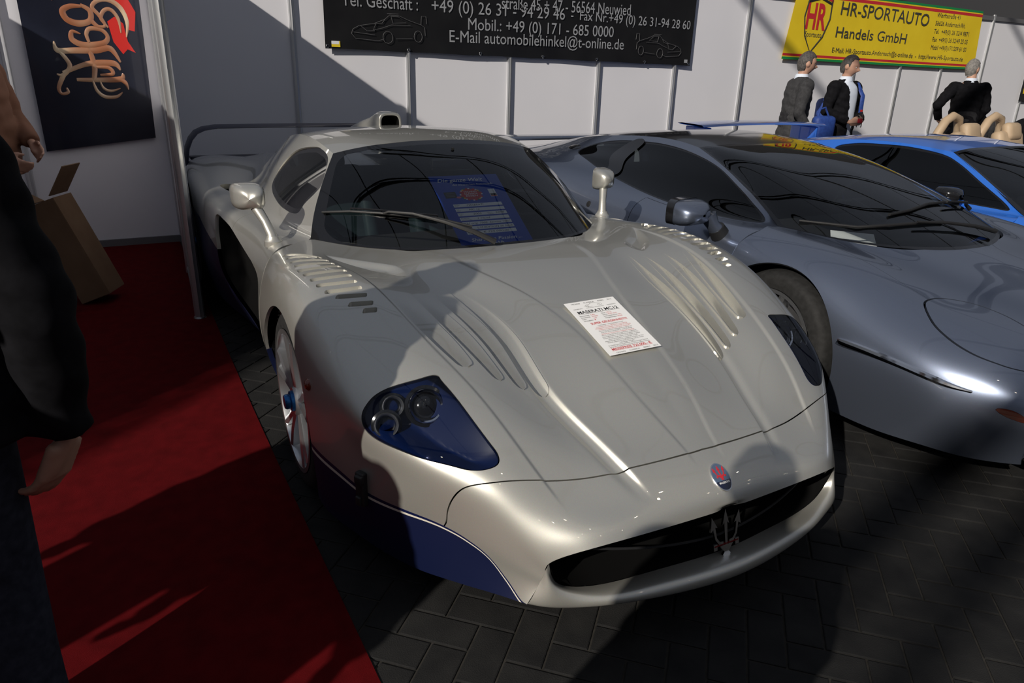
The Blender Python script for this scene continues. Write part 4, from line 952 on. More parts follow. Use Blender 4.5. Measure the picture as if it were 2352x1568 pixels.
# ================================================================ two more coupes built the same way
def hinge(s, yc): 
    return Surf(s.V + [0, yc, 0], s.N, s.Q, s.F)
def coupe(root, yc, nets, paint, roofmat, win, arch, rarch, side_seal=.018, hlcover=None, slit=None, marker=None, wheel_r=(.325, .35), pillar=None, gq=.002):
    R = {}
    def put(s, name, m, parent=root, lip=0.0, label=None, sides=(-1, 1)):
        out = []
        for sg in sides:
            t = s if sg > 0 else s.mirrored()
            out.append(hinge(t, yc).obj(name, m, parent, lip=lip, label=label))
        return out
    def grid(n, nu, nv, mirror=True, ref=(.5, .5)):
        t = Net(n, nu, nv, mirror); N = grid_normals(t.G)[int(nu * ref[0]), int(nv * ref[1])]
        return t, N
    c, N = grid(nets['clam'], 150, 190)
    s = Surf.from_grid(c.G, np.dstack([c.Q(), c.UG, c.VG]), flip=grid_normals(c.G)[10, 120, 2] < 0)
    s = s.clip(-np.where(s.Q[:, 2] > 4.0, np.hypot(s.V[:, 0] - arch[0], s.V[:, 2] - arch[1]) - arch[2], 1.0))
    if slit is not None:
        sp = smooth_poly(c.m(slit), 4); d = sdist(sp, s.Q[:, :2]); cut = s.clip(d)
        s = s.clip(-d); put(Surf(cut.V - cut.N * .03, cut.N, cut.Q, cut.F), 'bumper_slit', M['void'])
        R['slit'] = (c, sp)
    if hlcover is not None:
        hp = smooth_poly(c.m(hlcover), 6); d = sdist(hp, s.Q[:, :2]); cv = s.clip(d + .007); s = s.clip(-(d - .0005))
        put(cv, 'headlight_cover', paint, lip=.012); rb = Surf(cv.V, cv.N, cv.Q, cv.F)
    if marker is not None:
        mp = smooth_poly(c.m(marker), 5); d = sdist(mp, s.Q[:, :2]); cv = s.clip(d + .001); s = s.clip(-d)
        put(cv, 'indicator', M['amber'], lip=.004)
    # seam between bonnet and wings
    su = np.interp(s.Q[:, 1], c.tv, np.interp(np.arange(len(c.tv)), [0, 4, 5, 6, 7], [c.tu[3] - .0] * 5))
    f = s.Q[:, 0] - (c.tu[3] + .004)
    vs = np.interp(2.2, np.arange(len(c.tv)), c.tv)
    bon = s.clip(np.maximum(f + gq * .6, -(s.Q[:, 1] - vs) + gq * .6)); rest = s.clip(np.maximum(-(f - gq * .6), -1.0) if False else -np.maximum(f - gq * .6, -(s.Q[:, 1] - vs) - gq * .6))
    b2 = bon.mirror_join(); hinge(b2, yc).obj('bonnet', paint, root, lip=.015)
    r2 = rest.mirror_join(); hinge(r2, yc).obj('front_body', paint, root, lip=.02)
    R['clam'] = c
    # sides
    d_, N = grid(nets['side'], 120, 200, False)
    s = Surf.from_grid(d_.G, np.dstack([d_.Q(), d_.UG, d_.VG]), flip=grid_normals(d_.G)[80, 60, 1] < 0)
    nr = len(d_.tu)
    wp = smooth_poly(d_.m(win), 5); d = sdist(wp, s.Q[:, :2])
    body = s.clip(-d); body = body.clip(-np.where(body.Q[:, 2] > nr - 4.2, np.hypot(body.V[:, 0] - rarch[0], body.V[:, 2] - rarch[1]) - rarch[2], 1.0))
    low = np.interp(3.3, np.arange(nr), d_.tu); vd = np.interp(1.25, np.arange(len(d_.tv)), d_.tv)
    f = np.maximum(body.Q[:, 1] - vd, low - body.Q[:, 0])
    put(body.clip(f + gq), 'door', paint, lip=.015); put(body.clip(-(f - gq)), 'rear_body', paint, lip=.02)
    gw = s.clip(d); gw = Surf(gw.V - gw.N * .005, gw.N, gw.Q, gw.F); d2 = sdist(wp, gw.Q[:, :2])
    put(gw.clip(d2 + side_seal), 'side_window', M['glass_side']); put(gw.clip(-(d2 + side_seal)), 'window_seal', M['frit'])
    if pillar is not None:
        pp = c_ = smooth_poly(d_.m(pillar), 4, True); pl = s.clip(sdist(pp, s.Q[:, :2])); put(Surf(pl.V + pl.N * .004, pl.N, pl.Q, pl.F), 'window_pillar', M['black_gloss'])
    R['side'] = d_
    # windscreen, roof
    w_, N = grid(nets['wind'], 70, 70); s = Surf.from_grid(w_.G, w_.Q(), flip=grid_normals(w_.G)[10, 30, 2] < 0)
    e = np.minimum(np.minimum(w_.tu[-1] - s.Q[:, 0] - .03, s.Q[:, 1] - .02), w_.tv[-1] - s.Q[:, 1] - .03)
    hinge(s.clip(-e).mirror_join(), yc).obj('windscreen', M['glass'], root); hinge(s.clip(e).mirror_join(), yc).obj('windscreen_band', M['frit'], root)
    R['wind'] = (w_, s)
    f_, N = grid(nets['roof'], 50, 80); s = Surf.from_grid(f_.G, f_.Q(), flip=grid_normals(f_.G)[10, 30, 2] < 0)
    hinge(s.mirror_join(), yc).obj('roof', roofmat, root)
    # underside, arches, wheels
    u = MB(); u.box((-.9, yc, .17), (4.4, 1.5, .06)); u.box((-1.1, yc, .38), (4.0, 1.1, .26)); u.box((-2.5, yc, .58), (1.4, 1.1, .26)); u.build('underbody', M['void'], root)
    for sg in (-1, 1):
        for (ax, az, ar) in (arch, rarch):
            h = MB(); h.grid([[(ax + (ar + .015) * math.cos(a), yc + sg * y_, az + (ar + .015) * math.sin(a)) for a in np.linspace(-.5, math.pi + .5, 34)] for y_ in (.55, .93)]); h.build('wheel_house', M['void'], root)
        wheel('wheel', (arch[0], yc + sg * .885, wheel_r[0]), wheel_r[0], .25, root, sg, .235, math.radians(-2), nut='alloy')
        wheel('wheel', (rarch[0], yc + sg * .865, wheel_r[1]), wheel_r[1], .33, root, sg, .245, nut='alloy')
    # cabin
    a = MB(); a.rbox((-.25, yc, .66), (.7, 1.30, .10), .04); a.build('dashboard', M['black'], root)
    a = MB(); a.box((-.9, yc, .3), (1.5, 1.4, .06)); a.box((-1.75, yc, .62), (.05, 1.3, .6)); a.build('cabin_floor', M['void'], root)
    for sg in (-1, 1):
        a = MB(); Rr = Matrix.Rotation(math.radians(-22), 3, 'Y'); a.rbox((-.95, yc + sg * .36, .40), (.5, .46, .14), .05); a.rbox((-1.30, yc + sg * .36, .66), (.12, .44, .58), .05, Rr); a.rbox((-1.45, yc + sg * .36, .97), (.09, .24, .14), .04, Rr); a.build('seat', M['darkcloth'], root)
    sw = MB(); Rr = Matrix.Rotation(math.radians(-65), 3, 'Y')
    sw.tube([Vector((-.50, yc + .36, .80)) + Rr @ Vector((.16 * math.cos(t), .17 * math.sin(t), 0)) for t in np.linspace(0, 2 * math.pi, 29)[:-1]], .014, 8, closed=True)
    sw.tube([Vector((-.50, yc + .36, .80)) + Rr @ Vector(v) for v in ((0, -.16, 0), (0, .16, 0))], .014, 6); sw.tube([(-.5, yc + .36, .8), (-.25, yc + .36, .72)], .02, 6); sw.build('steering_wheel', M['black'], root)
    return R
# ---- silver coupe
YC = 2.26
sil = empty('sports_coupe', (0, YC, 0), 0, 'low silver coupe with a black glass roof, parked beside the pearl white supercar', 'car')
inv = Matrix.Translation((0, -YC, 0))
XR = coupe(sil, 0.0, dict(clam=XCLAM, side=XSIDE, wind=XWIND, roof=XROOF), M['silver'], M['black_gloss'],
   win=[(2.35, .10), (1.81, .08), (1.0, .12), (.55, .40), (.38, .94), (.36, 1.34), (.38, 1.78), (.65, 2.13), (1.14, 2.34), (1.75, 2.38), (2.46, 2.27), (2.82, 2.10), (2.96, 1.84), (3.02, 1.48), (3.05, 1.06), (3.14, .55), (3.1, .30), (2.92, .12)],
   arch=(.19, .30, .385), rarch=(-2.45, .34, .40),
   hlcover=[(3.53, 4.67), (3.15, 4.86), (2.55, 4.93), (2.0, 4.75), (1.85, 4.3), (1.95, 3.75), (2.3, 3.2), (2.9, 2.85), (3.45, 2.75), (3.85, 2.92), (4.02, 3.15), (4.12, 3.43), (4.08, 3.84), (3.90, 4.27)],
   slit=[(5.70, 5.02), (5.52, 4.44), (5.35, 3.64), (5.255, 3.04), (5.23, 2.66), (5.28, 2.62), (5.38, 3.05), (5.50, 3.75), (5.66, 4.50), (5.80, 5.02)],
   marker=[(5.47, 2.16), (5.25, 1.95), (5.28, 1.55), (5.5, 1.50), (5.60, 1.9)],
   pillar=[(.41, 1.52), (2.29, 1.81), (2.96, 1.95), (2.95, 1.80), (1.59, 1.44), (.41, 1.30)])
c, sp = XR['slit']
for sg in (-1, 1):
    # bright lip along the slit
    a = MB(); P_ = []
    for u_, v_ in ((5.68, 5.02), (5.50, 4.44), (5.33, 3.64), (5.245, 3.04), (5.235, 2.64)):
        p_, n_ = c.at(u_, v_); n_ = n_ if n_.y > 0 else -n_; P_.append(Vector((p_.x + n_.x * .004, (p_.y + n_.y * .004) * sg, p_.z)))
    Q_ = nspline(np.arange(5), np.array(P_), np.linspace(0, 4, 25)); a.tube([Vector(q) for q in Q_], [.004 + .010 * min(1, (24 - i) / 8) * min(1, .5 + i / 4) for i in range(25)], 8); a.build('slit_lip', M['chrome'], sil)
    # filler cap and door lock on the flank
    s_ = XR['side']
    p_, n_ = s_.at(1.3, 2.55); n_ = n_ if n_.y > 0 else -n_
    a = MB(); a.lathe([(.001, .006), (.04, .006), (.05, .002), (.052, -.004)], 24, R=Vector((n_.x, n_.y * sg, n_.z)).to_track_quat('Z', 'Y').to_matrix() @ Matrix.Diagonal((1.5, .7, 1)), loc=(p_.x, p_.y * sg, p_.z)); a.build('roof_vent', M['black_gloss'], sil)
    p_, n_ = s_.at(4.70, 1.79); n_ = n_ if n_.y > 0 else -n_
    a = MB(); a.lathe([(.001, .004), (.014, .004), (.02, .002), (.021, -.004)], 20, R=Vector((n_.x, n_.y * sg, n_.z)).to_track_quat('Z', 'Y').to_matrix(), loc=(p_.x, p_.y * sg, p_.z)); a.build('door_lock', M['black'], sil)
    if sg > 0: continue
    # door mirror
    a = MB(); secs = []
    for x_, ky, kz in ((-.075, 1.0, 1.0), (-.07, 1.04, 1.04), (0, 1.03, 1.0), (.05, .9, .85), (.085, .6, .55), (.094, .1, .1)):
        secs.append([(-.33 + x_ + .05 * (math.cos(t) * ky), (1.105 + .125 * ky * math.copysign(abs(math.cos(t)) ** .55, math.cos(t))), .845 + .062 * kz * math.copysign(abs(math.sin(t)) ** .6, math.sin(t))) for t in np.linspace(0, 2 * math.pi, 33)])
    secs = [[(p[0], p[1] * sg, p[2]) for p in s] for s in secs]
    a.grid(secs); mm = a.build('door_mirror', M['silver'], sil, sharp=70)
    a = MB(); cen = Vector((-.40, 1.105 * sg, .845)); a.grid([[tuple(cen + (Vector(p) - cen) * k + Vector((dx, 0, 0))) for p in secs[0]] for k, dx in ((1.05, .03), (1.08, -.02), (.9, -.03), (.88, -.01), (.05, -.01))]); a.build('mirror_glass', M['black_gloss'], mm)
    a = MB(); a.tube([(-.30, 1.02 * sg, .83), (-.285, .995 * sg, .785), (-.275, .96 * sg, .745)], [.045, .034, .042], 14); a.build('mirror_stalk', M['silver'], mm)
    a = MB(); a.tube([(-.278, .975 * sg, .768), (-.274, .945 * sg, .73)], [.043, .05], 14); a.build('mirror_foot', M['black'], mm)
a = MB(); a.rbox((-3.12, 0, .985), (.26, 1.5, .03), .012)
for y_ in (-.62, .62): a.rbox((-3.12, y_, .93), (.10, .05, .12), .01)
a.build('rear_spoiler', M['silver'], sil)
a = MB(); a.rbox((-3.42, 0, .56), (.10, 1.80, .62), .04); a.build('rear_panel', M['silver'], sil)
# papers lying on the dashboard
def sheet(name, pts, m, th=.0012):
    a = MB(); n = len(pts); P_ = [Vector(p) for p in pts]; N_ = (P_[1] - P_[0]).cross(P_[2] - P_[0]).normalized()
    a.add([p + N_ * th / 2 for p in P_] + [p - N_ * th / 2 for p in P_], [tuple(range(n)), tuple(range(2 * n - 1, n - 1, -1))] + [(i, i + n, (i + 1) % n + n, (i + 1) % n) for i in range(n)])
    return a.build(name, m, None, smooth=False)
tag(sheet('leaflet', [(.08, 1.73, .716), (.25, 1.86, .716), (.05, 2.10, .735), (-.12, 1.97, .735)], M['paper']), 'white leaflet lying on the dashboard under the silver coupe windscreen', 'leaflet')
# two wipers
w_, ws_ = XR['wind']
def onw(h, f, lift):
    vi = int(round(f * (w_.G.shape[1] - 1))); row = w_.G[:, vi]; i = int(np.argmin(np.abs(row[:, 1] - abs(h)))); p = row[i]; N = ws_.N[i * w_.G.shape[1] + vi]
    return Vector((p[0] + N[0] * lift, h + math.copysign(N[1], h) * lift, p[2] + N[2] * lift))
for (pts, arm) in (([(-.66, .10), (-.5, .12), (-.33, .15), (-.15, .165), (.0, .16)], [(.28, .03), (.15, .08), (-.02, .13), (-.2, .145)]),
                   ([(-.26, .22), (-.1, .25), (.1, .27), (.28, .26), (.42, .22)], [(.66, .05), (.62, .12), (.5, .19), (.25, .245)])):
    wq = empty('wiper', (0, 0, 0)); wq.parent = sil
    a = MB(); a.tube([onw(h, f, .010) for h, f in pts], .008, 8); a.build('wiper_blade', M['black'], wq)
    a = MB(); a.tube([onw(h, f, .03) for h, f in arm], [.012, .010, .008, .006], 8); a.build('wiper_arm', M['black'], wq)
# ---- blue coupe
YB = 4.35
blu = empty('sports_coupe', (0, YB, 0), 0, 'bright blue coupe with a rear wing, parked on the far side of the silver coupe', 'car')
BCLAM = [[(x - .05, y * .985, z * .93) for x, y, z in r] for r in XCLAM]
for r, e in zip(BCLAM, ((.45, 0, .70), (.40, .3, .70), (.22, .6, .715), (.05, .80, .735), (.05, .88, .72), (.03, .96, .60), (.025, .97, .36), (.02, .97, .12))): r[-1] = e
BR = coupe(blu, 0.0, dict(clam=BCLAM, side=BSIDE, wind=BWIND, roof=BROOF), M['bluecar'], M['bluecar'],
   win=[(2.72, .10), (1.67, .10), (.75, .13), (.30, .27), (.16, .78), (.18, 1.28), (.25, 1.77), (.6, 2.1), (1.6, 1.95), (2.5, 1.75), (2.72, 1.3), (2.78, .8), (2.82, .3)],
   arch=(.14, .30, .375), rarch=(-2.35, .34, .39))
for sg in (-1, 1):
    a = MB(); secs = []
    for x_, k in ((-.06, 1.0), (-.055, 1.05), (.0, 1.02), (.05, .8), (.075, .3)):
        secs.append([(-.33 + x_, (.985 + .085 * k * math.copysign(abs(math.cos(t)) ** .6, math.cos(t))) * sg, .815 + .058 * k * math.copysign(abs(math.sin(t)) ** .6, math.sin(t))) for t in np.linspace(0, 2 * math.pi, 29)])
    a.grid(secs); mm = a.build('door_mirror', M['black_gloss'], blu, sharp=70)
    a = MB(); cen = Vector((-.385, .985 * sg, .815)); a.grid([[tuple(cen + (Vector(p) - cen) * k) for p in secs[0]] for k in (.92, .02)]); a.build('mirror_glass', M['chrome'], mm)
    a = MB(); a.tube([(-.32, .92 * sg, .79), (-.30, .86 * sg, .745)], [.02, .03], 10); a.build('mirror_stalk', M['bluecar'], mm)
    a = MB(); a.rbox((-3.02, .74 * sg, .97), (.34, .03, .19), .012); a.build('wing_support', M['bluecar'], blu)
a = MB(); a.grid([[(x, y, 1.075 + z + .02 * math.cos(y / .85 * 1.5)) for y in np.linspace(-.85, .85, 25)] for x, z in ((-2.83, -.005), (-2.86, .012), (-2.98, .018), (-3.14, .022), (-3.2, .016), (-3.14, .005), (-2.98, -.002), (-2.86, -.010), (-2.83, -.005))]); a.build('rear_wing', M['bluecar'], blu)
a = MB(); a.rbox((-3.22, 0, .52), (.10, 1.78, .62), .04); a.build('rear_panel', M['bluecar'], blu)
# ================================================================ banners, posters, papers
def plane_frame(O, ex, ey):
    """matrix whose columns are ex, ey (made orthonormal) and their normal"""
    ex = Vector(ex).normalized(); n = ex.cross(Vector(ey)).normalized(); ey = n.cross(ex)
    return Matrix((ex, ey, n)).transposed(), Vector(O)
class Board:
    """flat printed board: everything is laid out in metres on its own plane"""
    def __init__(s, O, ex, ey): s.R, s.O = plane_frame(O, ex, ey)
    def pt(s, x, y, h=0.0): return s.R @ Vector((x, y, h)) + s.O
    def poly(s, name, pts, m, parent, h=.0006, th=.0005, label=None):
        a = MB(); a.prism(pts, h - th, h, s.R, s.O); return a.build(name, m, parent, smooth=False, label=label)
    def rect(s, name, x0, y0, x1, y1, m, parent, h=.0006): return s.poly(name, [(x0, y0), (x1, y0), (x1, y1), (x0, y1)], m, parent, h)
    def text(s, name, t, p, q, m, parent, size=None, h=.001, bold=0.0, shear=0.0, hs=1.0):
        """line of lettering whose baseline runs from p to q (fits the width)"""
        V, F = text_mesh(t, 1.0, 'LEFT', 0, bold, shear)
        w = V[:, 0].max() - V[:, 0].min(); V[:, 0] -= V[:, 0].min(); d = Vector((q[0] - p[0], q[1] - p[1])); L = d.length; k = L / w
        ky = (size if size else k) * hs; d = d / L
        P_ = [s.pt(p[0] + v[0] * k * d.x - v[1] * ky * d.y, p[1] + v[0] * k * d.y + v[1] * ky * d.x, h) for v in V]
        o = mobj(name, P_, F, m, parent, smooth=False); o['lettering'] = t; return o
    def line(s, name, P, r, m, parent, h=.001):
        a = MB()
        for ln in P: a.tube([s.pt(x, y, h) for x, y in ln], r, 5)
        return a.build(name, m, parent)
YZ = lambda y, z: (y, z)
M['bannerblack'] = noise_col(mat('black_banner_vinyl', (.01, .01, .011), .35, spec=.4), (.008, .008, .009), (.013, .013, .014), 3)
M['bannergrey'] = mat('silver_lettering', (.30, .31, .33), .5)
M['bannerdim'] = mat('grey_line_print', (.10, .10, .105), .5)
M['yellow'] = noise_col(mat('yellow_banner_vinyl', (.75, .55, .02), .5), (.70, .50, .015), (.80, .60, .025), 2)
M['green'] = mat('green_print', (.01, .22, .06), .5)
M['inkgrey'] = mat('dark_grey_ink', (.05, .05, .045), .6)
# ---- black banner on the back wall (x = XW + .03): board axes are y and z
bb = empty('banner', (XW + .034, 0, 0), 0, 'black vinyl banner with grey address lettering hanging on the white back wall', 'banner')
B = Board((0, 0, 0), (0, 1, 0), (0, 0, 1))
def sag(t): return .012 * math.sin(t * math.pi * 5) ** 2
Pb = [(.435 + (4.755 - .435) * t, 1.668 - .026 * t + .006 * abs(math.sin(t * math.pi * 6))) for t in np.linspace(0, 1, 31)]
a = MB(); V_ = []; 
for (y_, z_) in Pb:
    V_.append([(0.004 + .010 * math.sin(y_ * 4.1) * (1 if 0 else .5), y_, z_), (.004, y_ + .006, 2.1), (.002, y_ + .012, 2.62)])
g3 = [[(p[0] + .004, p[1], p[2]) for p in r] for r in V_]; a.grid(g3); a.grid([[(p[0] - .006, p[1], p[2]) for p in r] for r in V_])
for e in (0, 1, 2):
    pass
sheet_o = a.build('banner_sheet', M['bannerblack'], bb)
TX = [('straße 45 + 47 - 56564 Neuwied', (2.23, 2.105), (3.83, 2.135), .16),
      ('Tel. Geschäft :', (.605, 2.035), (1.335, 2.035), .155), ('+49 (0) 26 31 - 94 29 46', (1.475, 2.035), (2.98, 2.045), .16), ('-  Fax Nr.+49 (0) 26 31-94 28 60', (3.055, 2.055), (4.70, 2.035), .135),
      ('Mobil.: +49 (0) 171 - 685 0000', (1.86, 1.895), (3.62, 1.905), .155), ('E-Mail automobilehinkel@t-online.de', (1.66, 1.775), (3.77, 1.785), .155)]
import json as _j
for t, p, q, sz in TX:
    B.text('lettering', t, p, q, M['bannergrey'], bb, size=sz, h=.0155)
def car_sketch(x0, x1, y0, y1, flip, name):
    """line drawing of a low sports car"""
    w, h = x1 - x0, y1 - y0
    L = [[(0, .25), (.02, .40), (.10, .52), (.30, .62), (.44, .78), (.50, .92), (.62, .92), (.76, .78), (.92, .66), (.97, .58), (.98, .30)],
         [(.92, .66), (.93, .95), (.99, .95), (1.0, .70)], [(0, .25), (.05, .10), (.34, .05), (.42, .12)], [(.58, .14), (.80, .18)], [(.47, .97), (.62, .97)],
         [(.32, .62), (.28, .40), (.40, .48), (.52, .60), (.78, .62)], [(.44, .78), (.40, .64), (.30, .60)], [(.52, .88), (.54, .66), (.72, .70), (.62, .88), (.52, .88)], [(.03, .30), (.30, .24)], [(.12, .52), (.20, .36), (.30, .38)],
         [(.47 + .065 * math.cos(t), .18 + .20 * math.sin(t)) for t in np.linspace(0, 6.283, 17)], [(.88 + .055 * math.cos(t), .26 + .19 * math.sin(t)) for t in np.linspace(0, 6.283, 17)]]
    B.line(name, [[(x0 + w * ((1 - x) if flip else x), y0 + h * y) for x, y in l] for l in L], .0022, M['bannerdim'], bb, h=.018)
car_sketch(.68, 1.42, 1.74, 2.0, False, 'car_drawing'); car_sketch(3.93, 4.60, 1.72, 1.97, True, 'car_drawing')
B.rect('sticker', .49, 1.685, .57, 1.735, M['yellow'], bb, .017); B.rect('sticker', .49, 1.708, .56, 1.735, M['white'], bb, .0176); B.rect('sticker', 4.66, 1.675, 4.71, 1.71, M['bannergrey'], bb, .017)
for y_ in (.455, 1.235, 2.0, 2.73, 3.42, 4.08, 4.73):
    a = MB(); z_ = 1.668 - .026 * (y_ - .435) / 4.32 + .022
    a.tube([(.016, y_ + .012 * math.cos(t), z_ + .012 * math.sin(t)) for t in np.linspace(0, 6.283, 17)[:-1]], .004, 6, closed=True); a.build('eyelet', M['chrome'], bb)
# ---- yellow banner further right on the same wall
yb = empty('banner', (XW + .034, 0, 0), 0, 'yellow banner with red and green edge stripes and shield emblem on the back wall', 'banner')
c00, c10, c11, c01 = (6.27, 1.772), (10.47, 1.752), (10.38, 2.565), (6.40, 2.60)
def bil(u, v):
    x = (c00[0] * (1 - u) + c10[0] * u) * (1 - v) + (c01[0] * (1 - u) + c11[0] * u) * v
    z = (c00[1] * (1 - u) + c10[1] * u) * (1 - v) + (c01[1] * (1 - u) + c11[1] * u) * v
    return (x, z - .05 * u * (1 - u) * (1 - v) * .5)
def wob(u): return .006 + .003 * math.sin(u * 17)
a = MB(); G_ = [[(wob(u), *bil(u, v)) for v in np.linspace(0, 1, 6)] for u in np.linspace(0, 1, 41)]; a.grid(G_); a.grid([[(p[0] - .004, p[1], p[2]) for p in r] for r in G_]); a.build('banner_sheet', M['yellow'], yb)
def ystrip(v0, v1, m):
    a = MB(); a.grid([[(wob(u) + .001, *bil(u, v)) for v in (v0, v1)] for u in np.linspace(0, 1, 41)]); a.build('stripe', M[m], yb)
ystrip(0.0, .035, 'green'); ystrip(.05, .085, 'redink'); ystrip(.965, 1.0, 'green'); ystrip(.90, .945, 'redink')
def ytext(t, u0, v0, u1, v1, sz, m='inkgrey', bold=0.0): B.text('lettering', t, bil(u0, v0), bil(u1, v1), M[m], yb, size=sz, h=.0112, bold=bold)
ytext('HR-SPORTAUTO', .215, .70, .68, .66, .225, bold=.004); ytext('Handels GmbH', .215, .37, .575, .355, .185, bold=.004)
ytext('Werftstraße 41', .72, .82, .86, .82, .085); ytext('56626 Andernach/Rh.', .72, .69, .90, .69, .085)
ytext('Tel.  +49(0) 26 32/4 9871', .72, .56, .93, .56, .085); ytext('Fax  +49(0) 26 32/49 25 05', .72, .43, .93, .43, .085); ytext('Mobil +49(0)171/209 61 00', .72, .30, .93, .30, .085)
ytext('E-Mail: HR-Sportauto.Andernach@t-online.de  -  http://www.HR-Sportauto.de', .215, .145, .92, .135, .085)
sh = [(.06, .90), (.07, .93), (.115, 1.0), (.16, .93), (.165, .90), (.172, .62), (.155, .35), (.115, .12), (.075, .35), (.055, .62)]
B.line('shield_outline', [[bil(u, v) for u, v in sh + sh[:1]]], .011, M['ink'], yb, h=.006)
for k, m_ in enumerate(('green', 'redink', 'ink')):
    o_ = .045 * k; P_ = [(.055, .93 - o_), (.113, 1.0 - o_), (.17, .93 - o_), (.17, .895 - o_), (.113, .965 - o_), (.055, .895 - o_)]
    B.poly('chevron', [bil(u, v) for u, v in P_], M[m_], yb, .0105 + .0005 * k)
ytext('HR', .068, .46, .158, .46, .42, 'redink', bold=.03); ytext('Sportauto', .075, .34, .15, .34, .09)
# ---- dark poster with ornate lettering in the booth
po = empty('poster', (XW + .03, 0, 0), 0, 'large dark navy poster with gold ornate sideways lettering on the booth wall at left', 'poster')
pq = [(-1.868, .812), (-1.062, .908), (-1.032, 2.45), (-1.872, 2.40)]
M['posternavy'] = noise_col(mat('navy_poster_print', (.008, .01, .02), .3, 0, .4), (.005, .006, .014), (.014, .017, .032), 2.2)
M['gold'] = mat('gold_print', (.55, .36, .16), .35, 0, .5)
n_, l_, b_ = nodes(M['gold']); tc_ = n_.new('ShaderNodeTexCoord'); wv = n_.new('ShaderNodeTexWave'); wv.inputs['Scale'].default_value = 2.3; wv.inputs['Distortion'].default_value = 3
rr_ = n_.new('ShaderNodeValToRGB'); rr_.color_ramp.elements[0].color = (.30, .11, .05, 1); rr_.color_ramp.elements[1].color = (.80, .72, .50, 1)
l_.new(tc_.outputs['Object'], wv.inputs['Vector']); l_.new(wv.outputs['Color'], rr_.inputs[0]); l_.new(rr_.outputs[0], b_.inputs['Base Color'])
M['ribbon'] = mat('red_ribbon_print', (.55, .02, .015), .35, 0, .5)
B.poly('poster_sheet', pq, M['posternavy'], po, .012, .010)

def stroke(name, P, W, m, h=.016, n=10, parent=None):
    """flat brush stroke of varying width on the y-z plane"""
    P = smooth_poly(np.array(P, float), n, False); W = np.interp(np.linspace(0, 1, len(P)), np.linspace(0, 1, len(W)), W)
    T_ = np.gradient(P, axis=0); T_ /= np.linalg.norm(T_, axis=1, keepdims=True) + 1e-9; Nn_ = np.stack([-T_[:, 1], T_[:, 0]], 1)
    a = MB(); a.grid([[(h - .003, *(p + n_ * w)), (h, *(p + n_ * w * .55)), (h + .0015, *p), (h, *(p - n_ * w * .55)), (h - .003, *(p - n_ * w))] for p, n_, w in zip(P, Nn_, W)])
    return a.build(name, m, parent)
# rotated capital with swashes, then e, g and a large curl; red ribbon behind
for P, W in (([(-1.68, 1.64), (-1.665, 1.575), (-1.55, 1.578), (-1.40, 1.585), (-1.30, 1.60), (-1.24, 1.50)], [.004, .02, .022, .024, .022, .006]),
             ([(-1.665, 1.585), (-1.60, 1.47), (-1.655, 1.395), (-1.70, 1.40)], [.012, .016, .016, .004]),
             ([(-1.655, 1.395), (-1.702, 1.30), (-1.69, 1.255), (-1.645, 1.265), (-1.65, 1.30)], [.018, .014, .010, .012, .006]),
             ([(-1.655, 1.41), (-1.50, 1.475), (-1.40, 1.49), (-1.285, 1.488), (-1.25, 1.44)], [.014, .018, .024, .022, .005]),
             ([(-1.57, 1.362), (-1.42, 1.362), (-1.26, 1.372), (-1.235, 1.415)], [.012, .018, .022, .006]), ([(-1.26, 1.372), (-1.225, 1.34), (-1.213, 1.29)], [.02, .014, .004]),
             ([(-1.45, 1.60), (-1.43, 1.47), (-1.45, 1.36)], [.016, .020, .016]), ([(-1.42, 1.46), (-1.33, 1.455), (-1.31, 1.41), (-1.40, 1.40)], [.01, .014, .014, .008]),
             ([(-1.46, 1.36), (-1.44, 1.28), (-1.39, 1.235), (-1.31, 1.235), (-1.26, 1.27)], [.006, .012, .014, .012, .004]), ([(-1.41, 1.36), (-1.39, 1.30), (-1.34, 1.28), (-1.27, 1.30)], [.004, .01, .010, .004]),
             ([(-1.49, 1.70), (-1.545, 1.715), (-1.555, 1.66), (-1.50, 1.625), (-1.42, 1.622), (-1.33, 1.645), (-1.305, 1.69), (-1.34, 1.735), (-1.42, 1.742), (-1.45, 1.70), (-1.44, 1.64)], [.004, .014, .02, .022, .024, .02, .014, .014, .016, .014, .01]),
             ([(-1.45, 1.90), (-1.53, 1.895), (-1.585, 1.86), (-1.565, 1.80), (-1.49, 1.775), (-1.41, 1.80), (-1.40, 1.87), (-1.46, 1.91)], [.010, .018, .022, .022, .024, .02, .018, .012]),
             ([(-1.40, 1.80), (-1.36, 1.76), (-1.31, 1.77), (-1.34, 1.84), (-1.38, 1.90), (-1.33, 1.95), (-1.25, 1.955), (-1.18, 1.90), (-1.15, 1.80), (-1.17, 1.69)], [.016, .014, .010, .014, .014, .016, .018, .018, .014, .004]),
             ([(-1.29, 1.755), (-1.33, 1.82), (-1.30, 1.88), (-1.25, 1.885), (-1.21, 1.82), (-1.205, 1.72)], [.006, .014, .014, .014, .012, .004]),
             ([(-1.66, 1.96), (-1.60, 2.03), (-1.50, 2.05), (-1.38, 2.04)], [.01, .02, .024, .02]), ([(-1.66, 1.96), (-1.64, 1.93)], [.01, .004])):
    stroke('lettering', P, W, M['gold'], .016, 8, po)
B.poly('ribbon', [(-1.24, 1.99), (-1.13, 1.99), (-1.08, 1.88), (-1.105, 1.735), (-1.165, 1.75), (-1.155, 1.87)][::-1], M['ribbon'], po, .0135)
B.poly('ribbon', [(-1.29, 1.80), (-1.235, 1.838), (-1.18, 1.79), (-1.165, 1.66), (-1.12, 1.575), (-1.175, 1.60), (-1.212, 1.562), (-1.268, 1.65)], M['ribbon'], po, .0132)
